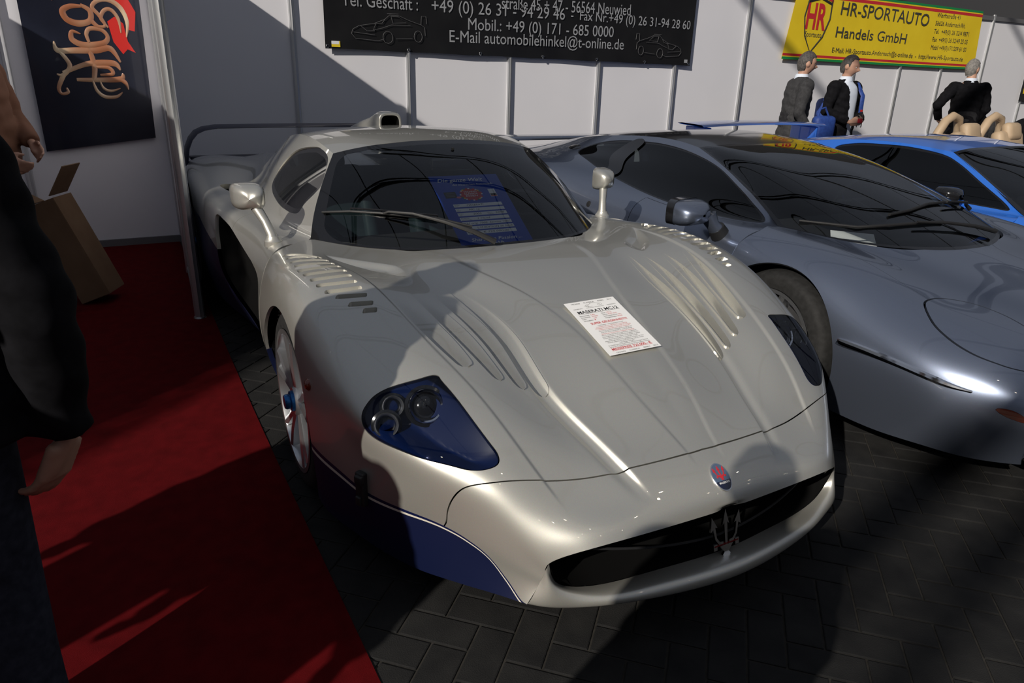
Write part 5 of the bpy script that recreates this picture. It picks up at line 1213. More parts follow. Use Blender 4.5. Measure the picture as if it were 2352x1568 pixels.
# ---- black sign with yellow lettering at the far right
sg_ = empty('sign', (XW + .03, 0, 0), 0, 'small black sign with yellow lettering on the wall at the right picture edge', 'sign')
B.rect('sign_panel', 11.93, 1.30, 12.6, 2.05, M['ink'], sg_, .01); B.rect('sign_patch', 12.0, 1.42, 12.5, 1.60, M['yellow'], sg_, .011); B.text('lettering', 'S', (12.03, 1.44), (12.13, 1.44), M['ink'], sg_, h=.012)
# ---- sheet of paper on the bonnet
def hood(x, y, h=0.0):
    k = np.argmin((base.V[:, 0] - x) ** 2 + (base.V[:, 1] - abs(y)) ** 2 + np.where(base.V[:, 2] < .4, 9, 0)); return Vector((x, y, base.V[k][2] + h))
q0, q1, q3 = hood(.455, -.105), hood(.455, .105), hood(.745, -.095)
mid = [hood(.43, -.105, .004), hood(.44, .116, .004), hood(.714, .12, .004), hood(.727, -.093, .004)]
ex = ((mid[1] - mid[0]) + (mid[2] - mid[3])); ey = ((mid[0] - mid[3]) + (mid[1] - mid[2])); cen = sum(mid, Vector()) / 4
Rb, _ = plane_frame(cen, ex, ey)
lift = max(max(((hood(*(cen + Rb @ Vector((x, y, 0)))[:2]) - cen).dot(Rb.col[2])) for x in (-.1, -.05, 0, .05, .1)) for y in (-.14, -.07, 0, .07, .14))
PB = Board(cen + Rb.col[2] * (lift + .002), ex, ey)
pa = empty('paper_sheet', (0, 0, 0), 0, 'white printed price sheet lying on the bonnet of the pearl white supercar', 'paper')
PB.rect('sheet', -.105, -.1485, .105, .1485, M['paper'], pa, .0004)
def pl(t, x0, x1, y, sz, m='ink', bold=0.0): PB.text('print', t, (x0, y), (x1, y), M[m], pa, size=sz, h=.0009, bold=bold)
pl('TECHNO', -.082, -.045, .134, .0085); pl('CLASSICA', -.030, .014, .134, .0085); pl('ESSEN', .030, .055, .134, .0085); pl('2012', .070, .090, .134, .0085)
pl('MASERATI', -.088, -.052, .105, .006); pl('MASERATI', .052, .088, .105, .006)
PB.line('car_drawing', [[(-.036 + .072 * x, .112 + .022 * y) for x, y in l] for l in ([(0, .25), (.1, .5), (.3, .6), (.44, .85), (.62, .9), (.8, .6), (.98, .5), (1, .15), (.9, .1)], [(0, .25), (.08, .05), (.4, .02)], [(.15 + .07 * math.cos(t), .12 + .2 * math.sin(t)) for t in np.linspace(0, 6.3, 11)], [(.82 + .07 * math.cos(t), .2 + .2 * math.sin(t)) for t in np.linspace(0, 6.3, 11)])], .0003, M['inkgrey'], pa)
pl('Farbnummer BIANCO FUJI', -.036, .036, .1045, .005)
pl('MASERATI MC12', -.084, .084, .080, .021, 'ink', .02); PB.rect('rule', -.086, .0765, .086, .0775, M['ink'], pa, .0009)
for k, (a_, b_) in enumerate((('Kilometerstand:', '5.400'), ('Erstzulassung:', '02/2005'), ('Farbe:', 'weiß'), ('Fahrzeughalter:', '1'))):
    y_ = .064 - .0095 * k; pl(a_, -.088, -.088 + .0026 * len(a_), y_, .0085); pl(b_, -.044, -.044 + .0035 * len(b_), y_, .0085, 'redink')
for k, (a_, b_) in enumerate((('Hubraum:', '5.998 ccm'), ('Leistung:', '465 kW / 632 PS'), ('Beschleunigung 0-100 km/h:', '3,8 s'), ('Höchstgeschwindigkeit:', '330 km/h'))):
    y_ = .064 - .0095 * k; pl(a_, 0, .0022 * len(a_), y_, .0085); pl(b_, .0022 * len(a_) + .003, .0022 * len(a_) + .003 + .0025 * len(b_), y_, .0085, 'redink')
pl('SUPER GELEGENHEIT!!!', -.072, .078, .0145, .015, 'redink', .02)
BL = [('Liebhaber- und Sammlerstück!', .07, 'ink'), ('Limitiert auf nur 50 Stück, neuwertig,', .085, 'redink'), ('Alle Papiere, Scheckheft, 2 Schlüssel, Werkzeug,', .098, 'redink'), ('Inspektion neu gemacht und unfallfrei!', .085, 'redink'), ('Der MC12 wurde als Homologationsmodell für die', .09, 'ink'), ('FIA GT-Meisterschaft in einer Auflage', .085, 'ink'), ('50 Exemplaren limitierten Stückzahl aufgelegt.', .09, 'redink'), ('MC12 wurde für Straßen und Rennen zugelassen,', .095, 'ink'), ('ursprünglich sollten nur 25 Fahrzeuge gebaut werden.', .1, 'ink'), ('Diese 25 Fahrzeuge waren schon lange vergeben', .1, 'ink'), ('Dieses Fahrzeug wurde im zweiten Jahr verkauft.', .08, 'ink'), ('Allerdings gab es weitere geeignete Kunden, so dass', .105, 'ink'), ('Maserati aufgrund der hohen Nachfrage noch 25 weitere', .098, 'ink'), ('Fahrzeuge auflegte.', .04, 'ink')]
for k, (t, w_, m_) in enumerate(BL): pl(t, -w_ * .75, w_ * .75, .0035 - .0078 * k, .0068, m_)
pl('Ein Straßensportler in perfektem und neuwertigem Zustand', -.08, .08, -.112 + .0065, .0068); pl('und an die Maserati-Rennwagen aus den 60er Jahren erinnert.', -.082, .082, -.1135, .0068)
pl('MESSEPREIS 725.000,- €', -.080, .080, -.1275, .015, 'redink', .02); PB.rect('rule', -.082, -.1300, .082, -.1292, M['redink'], pa, .0009)
pl('TECHNO', -.075, -.038, -.143, .0075); pl('CLASSICA', -.022, .02, -.143, .0075); pl('ESSEN', .036, .062, -.143, .0075); pl('2012', .076, .096, -.143, .0075)
# ---- blue show card behind the windscreen
TLc, TRc, BLc = Vector((-.574, -.174, 1.072)), Vector((-.564, .184, 1.066)), Vector((-.174, -.157, .812))
nn_ = (BLc - TLc).cross(TRc - TLc).normalized()
if nn_.x < 0: nn_ = -nn_
off = -nn_ * .050
CBd = Board(TLc + off + (TLc - BLc).normalized() * .018 + Vector((-.012, .010, 0)), Vector((0, 1, 0)), (TLc - BLc)); CBd.R = Matrix((CBd.R.col[0], CBd.R.col[1] * .90, CBd.R.col[2])).transposed()
cd = empty('show_card', (0, 0, 0), 0, 'tall blue show card with white filled-in fields standing behind the windscreen', 'card')
CW, CH = .345, .50
CBd.rect('card_sheet', 0, -CH, CW, 0, M['cardblue'], cd, .0004)
def ct(t, x0, x1, y, sz, m='white', bold=0.0, shear=.0): CBd.text('lettering', t, (x0, y), (x1, y), M[m], cd, size=sz, h=.0012, bold=bold, shear=shear)
ct('Die ganze Welt', .032, .26, -.048, .036, 'white', .008, .35); ct('des klassischen Automobils', .095, .30, -.078, .020, 'white', .0, .35)
def disc(name, cx, cy, rx, ry, m, h): CBd.poly(name, [(cx + rx * math.cos(t), cy + ry * math.sin(t)) for t in np.linspace(0, 6.2832, 33)[:-1]], m, cd, h)
disc('emblem', .165, -.145, .055, .044, M['red'], .001)
for k in range(28):
    t = k * 6.2832 / 28; disc('emblem_flag', .165 + .053 * math.cos(t), -.145 + .043 * math.sin(t), .005, .004, M[('white', 'redink', 'green', 'yellow', 'white', 'redink', 'cardblue')[k % 7]], .0013)
for k, t in enumerate(('TECHNO', 'CLASSICA', 'ESSEN')): ct(t, .165 - .033 + .004 * (k == 2), .165 + .033 - .004 * (k == 2), -.131 - .015 * k, .016, 'white', .012)
CBd.rect('info_box', .035, -.165, .092, -.122, M['ink'], cd, .001); disc('info_dot', .098, -.163, .012, .007, mat('pink_print', (.6, .15, .2), .5), .0014)
for k in range(3): CBd.rect('info_line', .042, -.134 - .010 * k, .082, -.1325 - .010 * k, M['bannergrey'], cd, .0014)
CBd.rect('side_box', .258, -.168, .292, -.112, M['white'], cd, .001); CBd.rect('side_picture', .260, -.166, .290, -.146, M['ink'], cd, .0014); CBd.rect('side_strip', .260, -.166, .290, -.160, M['redink'], cd, .0018)
rows = [('Fabrikat:|Marke:', 'MASERATI'), ('Typ:|Model:', 'MC 12'), ('Baujahr:|Year:', '2005'), ('Besonderheiten:|Special features:', '1 Hand'), ('', 'KM orig. 7000  Service "neu"'), ('Aussteller:|Exhibitor:', 'L.M EDITION 50 Stück'), ('zu verkaufen|for sale', '€ 725.000,00')]
for k, (s_, v) in enumerate(rows):
    y0 = -.232 - .0315 * k; CBd.rect('field', .052, y0, .292, y0 + .0215, M['paper'], cd, .001)
    if s_:
        for i, t in enumerate(s_.split('|')): ct(t, .057, .057 + .0028 * len(t), y0 + .0118 - .0092 * i, .0085, 'inkgrey')
    x0 = {0: .115, 1: .115, 2: .125, 3: .135, 4: .06, 5: .112, 6: .13}[k]; ct(v, x0, min(x0 + .0105 * len(v), .288), y0 + .005, .0165, 'ink', 0, .25)
    if k == 2: ct('Hubraum:', .195, .222, y0 + .0118, .0085, 'inkgrey'); ct('Capacity:', .197, .224, y0 + .0026, .0085, 'inkgrey'); ct('5998', .235, .28, y0 + .005, .0165, 'ink', 0, .25)
ct('Share the Passion ...', .055, .30, -.468, .030, 'white', .006, .35); ct('SIHA', .135, .205, -.492, .020, 'white', .02)
# ---- cardboard carton held by the person in the booth
M['card'] = noise_col(mat('brown_cardboard', (.16, .10, .06), .8, spec=.15), (.14, .085, .05), (.18, .115, .07), 6)
cx_ = empty('cardboard_box', (-2.93, -1.69, .002), 0, 'tall open brown cardboard box leaning on the red carpet beside the booth person', 'box')
ax_ = (Vector((-2.98, -1.74, .66)) - Vector((-2.95, -1.56, .02))); 
up_ = Vector((-.10, -.22, .62)).normalized(); rt_ = Vector((.35, .9, .36)); rt_ = (rt_ - up_ * rt_.dot(up_)).normalized(); fw_ = rt_.cross(up_)
Rc = Matrix((rt_, -fw_, up_)).transposed()
bw_, bd_, bh_ = .19, .24, .66
c0_ = Vector((0, -.01, bh_ / 2 * up_.z + .10))
a = MB(); t_ = .006
for (dx, dy, sx, sy) in ((0, -bd_ / 2, bw_, t_), (0, bd_ / 2, bw_, t_), (-bw_ / 2, 0, t_, bd_), (bw_ / 2, 0, t_, bd_)):
    a.box(c0_ + Rc @ Vector((dx, dy, 0)), (sx, sy, bh_), Rc)
a.box(c0_ + Rc @ Vector((0, 0, -bh_ / 2)), (bw_, bd_, t_), Rc)
a.build('carton', M['card'], cx_, smooth=False)
for (e, ang, ln) in ((1, -38, .21), (-1, 50, .16)):
    Rf = Rc @ Matrix.Rotation(math.radians(ang), 3, 'Y')
    f0 = c0_ + Rc @ Vector((e * bw_ / 2, 0, bh_ / 2))
    a = MB(); a.box(f0 + Rf @ Vector((e * ln * .5 * (1 if e > 0 else 1), 0, ln * .10)), (ln, bd_, t_), Rf); a.build('flap', M['card'], cx_, smooth=False)
zmin = min((Rc @ Vector((x * bw_ / 2, y * bd_ / 2, -bh_ / 2 - .003)) + c0_).z for x in (-1, 1) for y in (-1, 1)); cx_.location.z -= zmin - .003
# ---- beige open-top car behind the blue coupe: seats and hoops show above its roof
M['beige'] = noise_col(mat('beige_leather', (.40, .29, .19), .55), (.37, .27, .175), (.43, .32, .21), 6)
rd = empty('roadster', (-2.2, 6.77, 0), 0, 'open car with beige seats and roll hoops, seen over the roof of the blue coupe', 'car')
a = MB(); G_ = []
for x_, w_, zt, zb in ((-1.15, .70, .62, .35), (-1.08, .86, .74, .2), (-1.0, .93, .82, .16), (-.35, .94, .86, .15), (.25, .93, .84, .15), (.9, .92, .76, .15), (1.6, .90, .70, .15), (2.2, .84, .60, .16), (2.5, .70, .48, .25), (2.58, .40, .38, .3)):
    G_.append([(x_, w_ * math.copysign(abs(math.cos(t)) ** .45, math.cos(t)), zb + (zt - zb) * abs(math.sin(t)) ** .5) for t in np.linspace(0, math.pi, 31)])
G2 = [[p for p in r] for r in G_]
a.grid(G2); a.build('body', M['silver'], rd)
a = MB()
for sx in (1.7, -.62):
    for sy in (-.86, .86): a.lathe([(.2, -.1), (.31, -.1), (.325, -.06), (.325, .06), (.31, .1), (.2, .1), (.05, .07), (.05, -.07), (.2, -.1)], 36, axis='Y', loc=(sx, sy, .325))
a.build('wheels', M['rubber'], rd)
for y_ in (-.39, .39):
    Rr = Matrix.Rotation(math.radians(-16), 3, 'Y')
    a = MB(); a.rbox((.10, y_ + .18, .76), (.14, .46, .60), .06, Rr); a.build('seat', M['beige'], rd)
    a = MB(); a.rbox((.06, y_ + .20, 1.04), (.12, .26, .20), .055, Rr); a.build('headrest', M['beige'], rd)
    a = MB(); a.tube([(-.10, y_ - .20, .80), (-.06, y_ - .17, 1.02), (-.05, y_ - .09, 1.15), (-.05, y_ + .02, 1.20), (-.05, y_ + .13, 1.17), (-.07, y_ + .20, 1.05), (-.10, y_ + .22, .80)], .045, 12); a.build('roll_hoop', M['beige'], rd)
# ================================================================ people
M['skin'] = noise_col(mat('skin', (.42, .24, .17), .55), (.38, .21, .15), (.46, .27, .19), 12)
M['hairgrey'] = noise_col(mat('grey_hair', (.16, .15, .14), .7), (.10, .095, .09), (.24, .225, .21), 60)
M['hairdark'] = noise_col(mat('dark_grey_hair', (.05, .045, .04), .7), (.03, .028, .026), (.09, .08, .075), 60)
M['suit'] = noise_col(mat('dark_grey_wool', (.035, .035, .038), .85, spec=.2), (.028, .028, .030), (.045, .045, .048), 40)
M['blackcoat'] = noise_col(mat('black_jacket', (.006, .006, .008), .85, spec=.1), (.004, .004, .005), (.008, .008, .010), 30)
M['shirt'] = noise_col(mat('pale_blue_shirt', (.55, .60, .70), .7), (.52, .57, .68), (.60, .65, .74), 10)
M['peach'] = noise_col(mat('peach_cotton', (.17, .085, .055), .85, spec=.15), (.15, .075, .048), (.19, .095, .062), 9)
M['jeans'] = noise_col(mat('dark_denim', (.02, .024, .035), .9, spec=.15), (.014, .017, .026), (.03, .035, .05), 50)
M['trouser'] = noise_col(mat('dark_trousers', (.018, .018, .02), .85, spec=.15), (.014, .014, .016), (.024, .024, .027), 40)
M['shoe'] = mat('black_shoe', (.012, .012, .012), .35)
M['bagblue'] = noise_col(mat('blue_nylon', (.015, .045, .22), .6), (.012, .035, .18), (.02, .06, .26), 30)
M['sole'] = M['shoe']
def skin_mesh(V, E, Rr, sub=2, root=0):
    """grow a surface over a stick figure: returns verts, faces"""
    me = bpy.data.meshes.new('t'); me.from_pydata([tuple(v) for v in V], E, []); o = bpy.data.objects.new('t', me); COL.objects.link(o)
    o.modifiers.new('s', 'SKIN')
    for i, v in enumerate(me.skin_vertices[0].data):
        r = Rr[i]; v.radius = (r, r) if not hasattr(r, '__len__') else r
        v.use_root = (i == root)
    m = o.modifiers.new('u', 'SUBSURF'); m.levels = sub; m.render_levels = sub
    dg = bpy.context.evaluated_depsgraph_get(); ev = o.evaluated_get(dg); r = ev.to_mesh()
    VV = [v.co.copy() for v in r.vertices]; FF = [tuple(p.vertices) for p in r.polygons]; ev.to_mesh_clear()
    bpy.data.objects.remove(o); bpy.data.meshes.remove(me)
    return VV, FF
def fuse(parts, vox, smooth=3):
    """join closed shapes into one continuous skin"""
    a = MB()
    for V, F in parts: a.add(V, F)
    me = bpy.data.meshes.new('t'); me.from_pydata(a.V, [], a.F)
    bm = bmesh.new(); bm.from_mesh(me); bmesh.ops.remove_doubles(bm, verts=bm.verts, dist=2e-4); bmesh.ops.holes_fill(bm, edges=bm.edges, sides=60); bmesh.ops.recalc_face_normals(bm, faces=bm.faces); bm.to_mesh(me); bm.free()
    o = bpy.data.objects.new('t', me); COL.objects.link(o)
    m = o.modifiers.new('r', 'REMESH'); m.mode = 'VOXEL'; m.voxel_size = vox
    if smooth: s = o.modifiers.new('m', 'SMOOTH'); s.factor = .5; s.iterations = smooth
    dg = bpy.context.evaluated_depsgraph_get(); ev = o.evaluated_get(dg); r = ev.to_mesh()
    VV = [v.co.copy() for v in r.vertices]; FF = [tuple(p.vertices) for p in r.polygons]; ev.to_mesh_clear()
    bpy.data.objects.remove(o); bpy.data.meshes.remove(me)
    return VV, FF
def head_parts(c, yaw, tilt=0.0, s=1.0):
    """head with brow, eye hollows, nose, lips, chin and ears; faces +x before yaw"""
    R = Matrix.Rotation(yaw, 3, 'Z') @ Matrix.Rotation(tilt, 3, 'Y')
    V = []; n, m = 40, 30
    for i in range(m + 1):
        th = math.pi * i / m
        for j in range(n):
            ph = 2 * math.pi * j / n
            d = Vector((math.sin(th) * math.cos(ph), math.sin(th) * math.sin(ph), math.cos(th)))
            x, y, z = d.x * .098, d.y * .076, d.z * .118
            if z < 0: y *= 1 - .28 * (-z / .118) ** 1.4; x *= 1 - (.10 if d.x > 0 else .30) * (-z / .118) ** 1.2
            if d.x > 0:
                f = d.x ** 2
                x -= .012 * f * math.exp(-((z + .0) / .016) ** 2) * (1 - math.exp(-(y / .012) ** 2))     # eye hollows
                x += .006 * f * math.exp(-((z - .026) / .012) ** 2)                                        # brow
                x += .034 * f * math.exp(-((z + .026) / .019) ** 2) * math.exp(-(y / .015) ** 2)           # nose tip
                x += .012 * f * math.exp(-((z + .002) / .024) ** 2) * math.exp(-(y / .010) ** 2)           # bridge
                x += .006 * f * math.exp(-((z + .060) / .007) ** 2) * math.exp(-(y / .025) ** 2)           # lips
                x -= .004 * f * math.exp(-((z + .064) / .004) ** 2) * math.exp(-(y / .025) ** 2)
                x += .010 * f * math.exp(-((z + .098) / .016) ** 2) * math.exp(-(y / .03) ** 2)            # chin
            V.append(R @ Vector((x, y, z)) * s + Vector(c))
    F = []
    for i in range(m):
        for j in range(n): F.append((i * n + j, (i + 1) * n + j, (i + 1) * n + (j + 1) % n, i * n + (j + 1) % n))
    out = [(V, F)]
    for sy in (-1, 1):
        a = MB(); a.sphere((0, 0, 0), .03, 12, 8, (.75, .32, 1.1)); out.append(([R @ (Vector(v) + Vector((-.012, sy * .078, -.008))) * s + Vector(c) for v in a.V], a.F))
    return out, R
def hair_mesh(c, R, s=1.0, recede=.02, length=.0):
    V = []; n, m = 36, 20; keep = []
    for i in range(m + 1):
        th = math.pi * .74 * i / m
        for j in range(n):
            ph = 2 * math.pi * j / n; d = Vector((math.sin(th) * math.cos(ph), math.sin(th) * math.sin(ph), math.cos(th)))
            k = 1.09 + .015 * math.sin(9 * ph + 5 * th) 
            front = d.x > .15
            lim = math.pi * (.74 if d.x < -.25 else .52 if d.x < .3 else .34 - recede)
            t2 = min(th, lim); d = Vector((math.sin(t2) * math.cos(ph), math.sin(t2) * math.sin(ph), math.cos(t2)))
            if th > lim: k = 1.0
            V.append(R @ Vector((d.x * .098 * k, d.y * .076 * k * (1 if d.z > 0 else .93), d.z * .118 * k + length * .0)) * s + Vector(c))
    F = []
    for i in range(m):
        for j in range(n): F.append((i * n + j, (i + 1) * n + j, (i + 1) * n + (j + 1) % n, i * n + (j + 1) % n))
    F.append(tuple(range(m * n, m * n + n))); F.append(tuple(range(n - 1, -1, -1)))
    return V, F
def hand_parts(wrist, d, palm_n, thumb_side, s=1.0, curl=.35, spread=.10, curls=None):
    """palm, four unequal bent fingers and a thumb; d = direction of the fingers, palm_n = direction the palm faces"""
    d = Vector(d).normalized(); pn = Vector(palm_n); pn = (pn - d * pn.dot(d)).normalized(); sd = d.cross(pn).normalized() * thumb_side
    w = Vector(wrist); out = []
    P = lambda a, b, c_: w + (d * a + sd * b + pn * c_) * s
    V = [P(-.03, 0, 0), P(.0, 0, 0), P(.045, .0, .0), P(.085, 0, .002)]
    out.append(skin_mesh(V, [(0, 1), (1, 2), (2, 3)], [(.026 * s, .022 * s), (.030 * s, .020 * s), (.040 * s, .018 * s), (.042 * s, .015 * s)], 1, 0))
    a = MB(); a.rbox((0, 0, 0), (.09, .080, .026), .012); Rm = Matrix((d, sd, pn)).transposed()
    out.append(([Rm @ Vector(v) * s + P(.045, 0, .0) for v in a.V], a.F))
    for k, (b, L) in enumerate(((.030, .076), (.010, .084), (-.011, .079), (-.031, .062))):
        cu = (curls[k] if curls else curl); ang = 0.0; p = P(.082, b, 0); pts = [P(.055, b * .9, 0), p]; dirf = (d + sd * b * spread * 10 / 1.0 * .3).normalized()
        for seg in (.46, .30, .24):
            ang += cu; q = dirf * math.cos(ang) + pn * math.sin(ang); p = p + q * L * seg * s; pts.append(p.copy())
        out.append(skin_mesh(pts, [(i, i + 1) for i in range(4)], [.010 * s, .0098 * s, .0090 * s, .0083 * s, .0072 * s], 2, 0))
    pts = [P(.012, .020, .004), P(.035, .044, .014), P(.062, .055, .024), P(.086, .056, .034)]
    out.append(skin_mesh(pts, [(0, 1), (1, 2), (2, 3)], [.014 * s, .0125 * s, .0105 * s, .0085 * s], 2, 0))
    return out
def ell(c, w, d, n=28):
    return [(c[0] + d * math.copysign(abs(math.cos(t)) ** .85, math.cos(t)), c[1] + w * math.copysign(abs(math.sin(t)) ** .85, math.sin(t)), c[2]) for t in np.linspace(0, 2 * math.pi, n + 1)]
def person(name, loc, yaw, H, label, J=None, head_yaw=0.0, head_tilt=0.0, top='suit', legs='trouser', hair='hairgrey', open_front=False, hands=None, vox=.012, recede=.02, lean=0.0, group=None, arms=True, fit=1.0):
    """J: arm joints in the person's own frame (x forward, y left): shoulder/elbow/wrist for L and R"""
    root = empty(name, loc, yaw, label, 'person', group); k = H / 1.75
    j = dict(pel=(0, 0, .93), sp=(.01 + lean * .2, 0, 1.12), ch=(0 + lean * .55, 0, 1.33), nk=(-.005 + lean * .85, 0, 1.475), nk2=(.01 + lean, 0, 1.54), hd=(.02 + lean * 1.1, 0, 1.635),
             LS=(lean * .75, .185, 1.415), RS=(lean * .75, -.185, 1.415), LE=(-.02, .245, 1.13), RE=(-.02, -.245, 1.13), LW=(.06, .255, .89), RW=(.06, -.255, .89),
             LH=(0, .10, .90), RH=(0, -.10, .90), LK=(.02, .115, .49), RK=(.02, -.115, .49), LA=(-.03, .12, .085), RA=(-.03, -.12, .085), LT=(.10, .135, .035), RT=(.10, -.135, .035))
    if J: j.update(J)
    j = {a: Vector(b) * k for a, b in j.items()}
    names = ['pel', 'sp', 'ch', 'nk', 'nk2', 'LS', 'LE', 'LW', 'RS', 'RE', 'RW', 'LH', 'LK', 'LA', 'LT', 'RH', 'RK', 'RA', 'RT']; ix = {n: i for i, n in enumerate(names)}
    E = [('pel', 'sp'), ('sp', 'ch'), ('ch', 'nk'), ('nk', 'nk2'), ('ch', 'LS'), ('LS', 'LE'), ('LE', 'LW'), ('ch', 'RS'), ('RS', 'RE'), ('RE', 'RW'), ('pel', 'LH'), ('LH', 'LK'), ('LK', 'LA'), ('LA', 'LT'), ('pel', 'RH'), ('RH', 'RK'), ('RK', 'RA'), ('RA', 'RT')]
    rad = dict(pel=(.125, .09), sp=(.115, .085), ch=(.125, .09), nk=.065, nk2=.055, LS=.066, RS=.066, LE=.042, RE=.042, LW=.027, RW=.027, LH=.088, RH=.088, LK=.058, RK=.058, LA=.040, RA=.040, LT=.034, RT=.034)
    rv = lambda f, add=0.0: [tuple((q * f + add) * k for q in rad[n]) if hasattr(rad[n], '__len__') else (rad[n] * f + add) * k for n in names]
    sk = skin_mesh([j[n] for n in names], [(ix[a], ix[b]) for a, b in E], rv(.92), 2)
    hp, R = head_parts(j['hd'], head_yaw, head_tilt, k)
    parts = [sk] + hp
    a = MB(); a.tube([j['ch'] + Vector((0, 0, .08 * k)), j['nk'], j['hd'] + Vector((-.012, 0, -.03)) * k], [.062 * k, .056 * k, .055 * k], 16); parts.append((a.V, a.F))
    for sd, w, e in (('L', 'LW', 'LE'), ('R', 'RW', 'RE')):
        h = (hands or {}).get(sd, {}); d = Vector(h.get('d', (j[w] - j[e]).normalized())); pn = h.get('n', (0, -1 if sd == 'L' else 1, 0))
        parts += hand_parts(j[w], d, pn, h.get('t', (1 if sd == 'R' else -1)), k, h.get('curl', .30), curls=h.get('curls'))
    V, F = fuse(parts, min(vox, .009), 1); mobj('body', V, F, M['skin'], root)
    V, F = hair_mesh(j['hd'], R, k, recede); mobj('hair', V, F, M[hair], root)
    for sy in (-1, 1):
        a = MB(); a.sphere(j['hd'] + R @ Vector((.0725, sy * .030, .002)) * k, .0105 * k, 12, 8); a.build('eye', M['white'], root)
        a = MB(); a.sphere(j['hd'] + R @ Vector((.0808, sy * .030, .002)) * k, .0048 * k, 10, 6); a.build('iris', M['ink'], root)
    # trousers, shoes
    tn = ['pel', 'LH', 'LK', 'LA', 'RH', 'RK', 'RA']; tx = {n: i for i, n in enumerate(tn)}
    rt = {'pel': (.165, .125), 'LH': .102, 'RH': .102, 'LK': .080, 'RK': .080, 'LA': .078, 'RA': .078}
    P_ = [j[n] + (Vector((0, 0, .07)) * k if n == 'pel' else Vector((0, 0, .0))) for n in tn]
    tp = []
    a = MB(); a.grid([ell(P_[0] + Vector((0, 0, z)) * k, .170 * w * k, .128 * w * k) for z, w in ((.12, .96), (.05, 1.0), (-.04, 1.0), (-.12, .92), (-.15, .5), (-.16, .02))][::-1] + [ell(P_[0] + Vector((0, 0, .13)) * k, .01, .01)]); tp.append((a.V, a.F))
    for q in ('L', 'R'):
        a = MB(); a.tube([j[q + 'H'] + Vector((0, 0, .03)) * k, j[q + 'H'] * .6 + j[q + 'K'] * .4, j[q + 'K'], j[q + 'K'] * .5 + j[q + 'A'] * .5, j[q + 'A'] + Vector((0, 0, -.02)) * k], [.105 * k, .094 * k, .076 * k, .074 * k, .078 * k], 20); tp.append((a.V, a.F))
    V, F = fuse(tp, .014, 4); mobj('trousers', V, F, M[legs], root)
    for q in ('L', 'R'):
        a = MB(); A_ = j[q + 'A']; T_ = j[q + 'T']; dd = (Vector((T_.x - A_.x, T_.y - A_.y, 0))).normalized(); an = math.atan2(dd.y, dd.x); Rz = Matrix.Rotation(an, 3, 'Z')
        secs = []
        for x_, w_, h_ in ((-.075, .03, .05), (-.06, .038, .085), (0, .042, .095), (.07, .046, .065), (.13, .048, .045), (.18, .036, .035), (.195, .012, .02)):
            secs.append([Rz @ Vector((x_, w_ * math.copysign(abs(math.cos(t)) ** .7, math.cos(t)), max(.001, h_ * (.5 + .5 * math.sin(t))))) * k + Vector((A_.x, A_.y, 0)) for t in np.linspace(0, 2 * math.pi, 21)])
        a.grid(secs); a.build('shoe', M['shoe'], root)
    # jacket or shirt: torso and sleeves
    f = fit; fs = min(fit, 1.06); jp = []
    jj = dict(j); jj['hem'] = j['pel'] + Vector((0, 0, -.12)) * k
    for q in ('L', 'R'): jj[q + 'C'] = j[q + 'W'] * .90 + j[q + 'E'] * .10
    def mixv(a, b, t): return jj[a] * (1 - t) + jj[b] * t
    T = [(jj['hem'] + Vector((0, 0, -.005)), .02, .02), (jj['hem'], .200 * f, .150 * f), (mixv('hem', 'sp', .5), .188 * f, .142 * f), (jj['sp'], .178 * f, .136 * f), (mixv('sp', 'ch', .6), .186 * f, .140 * f), (jj['ch'], .190 * f, .138 * f), (mixv('ch', 'nk', .45), .186 * f, .122 * f), (mixv('ch', 'nk', .72), .150 * f, .100 * f), (mixv('ch', 'nk', .92), .088, .082), (jj['nk'] + Vector((0, 0, .022)) * k, .072, .070), (jj['nk'] + Vector((0, 0, .024)) * k, .01, .01)]
    a = MB(); a.grid([ell(c, w * k, d * k) for c, w, d in T]); jp.append((a.V, a.F))
    for q, sy in (('L', 1), ('R', -1)):
        S_, E_, C_ = jj[q + 'S'], jj[q + 'E'], jj[q + 'C']
        a = MB(); a.tube([S_ * .62 + mixv('ch', 'nk', .35) * .38, S_ + Vector((0, 0, -.012)) * k, S_ * .5 + E_ * .5, E_, E_ * .5 + C_ * .5, C_], [.074 * k, .082 * k, .070 * fs * k, .062 * fs * k, .054 * fs * k, .047 * fs * k], 20); jp.append((a.V, a.F))
        a = MB(); a.sphere(E_, .062 * fs * k, 16, 10); jp.append((a.V, a.F)); a = MB(); a.sphere(S_ + Vector((0, 0, -.012)) * k, .080 * k, 16, 10); jp.append((a.V, a.F))
    V, F = fuse(jp, max(vox, .010), 5)
    V = np.array([v[:] for v in V])
    rng = np.random.RandomState(int(abs(loc[0] * 100 + loc[1] * 37)))
    ph = rng.rand(6) * 6; wr = .004 * np.sin(V[:, 2] * 38 + 3 * np.sin(V[:, 1] * 14 + ph[0])) + .003 * np.sin(V[:, 2] * 71 + V[:, 0] * 40 + ph[1])
    cx = V - np.array([jj['sp'].x, 0, 0]); rr_ = np.hypot(cx[:, 0], cx[:, 1])[:, None] + 1e-6; V[:, :2] += cx[:, :2] / rr_ * wr[:, None] * k
    if open_front:
        V2 = V.copy(); keep = []
        for fc in F:
            c_ = V2[list(fc)].mean(0); t = (c_[2] / k - .85) / .6
            if c_[0] > .04 * k and abs(c_[1] - .01) < (.035 + .055 * max(0, min(1, t))) * k and c_[2] < 1.50 * k and c_[2] > .80 * k: continue
            keep.append(fc)
        mobj('jacket', V, keep, M[top], root)
        a = MB(); a.grid([ell(c, w * k * .93, d * k * .93) for c, w, d in T]); Vs, Fs = fuse([(a.V, a.F)], .014, 3); mobj('shirt', Vs, Fs, M['shirt'], root)
    else:
        mobj('shirt' if top == 'peach' else 'jacket', V, F, M[top], root)
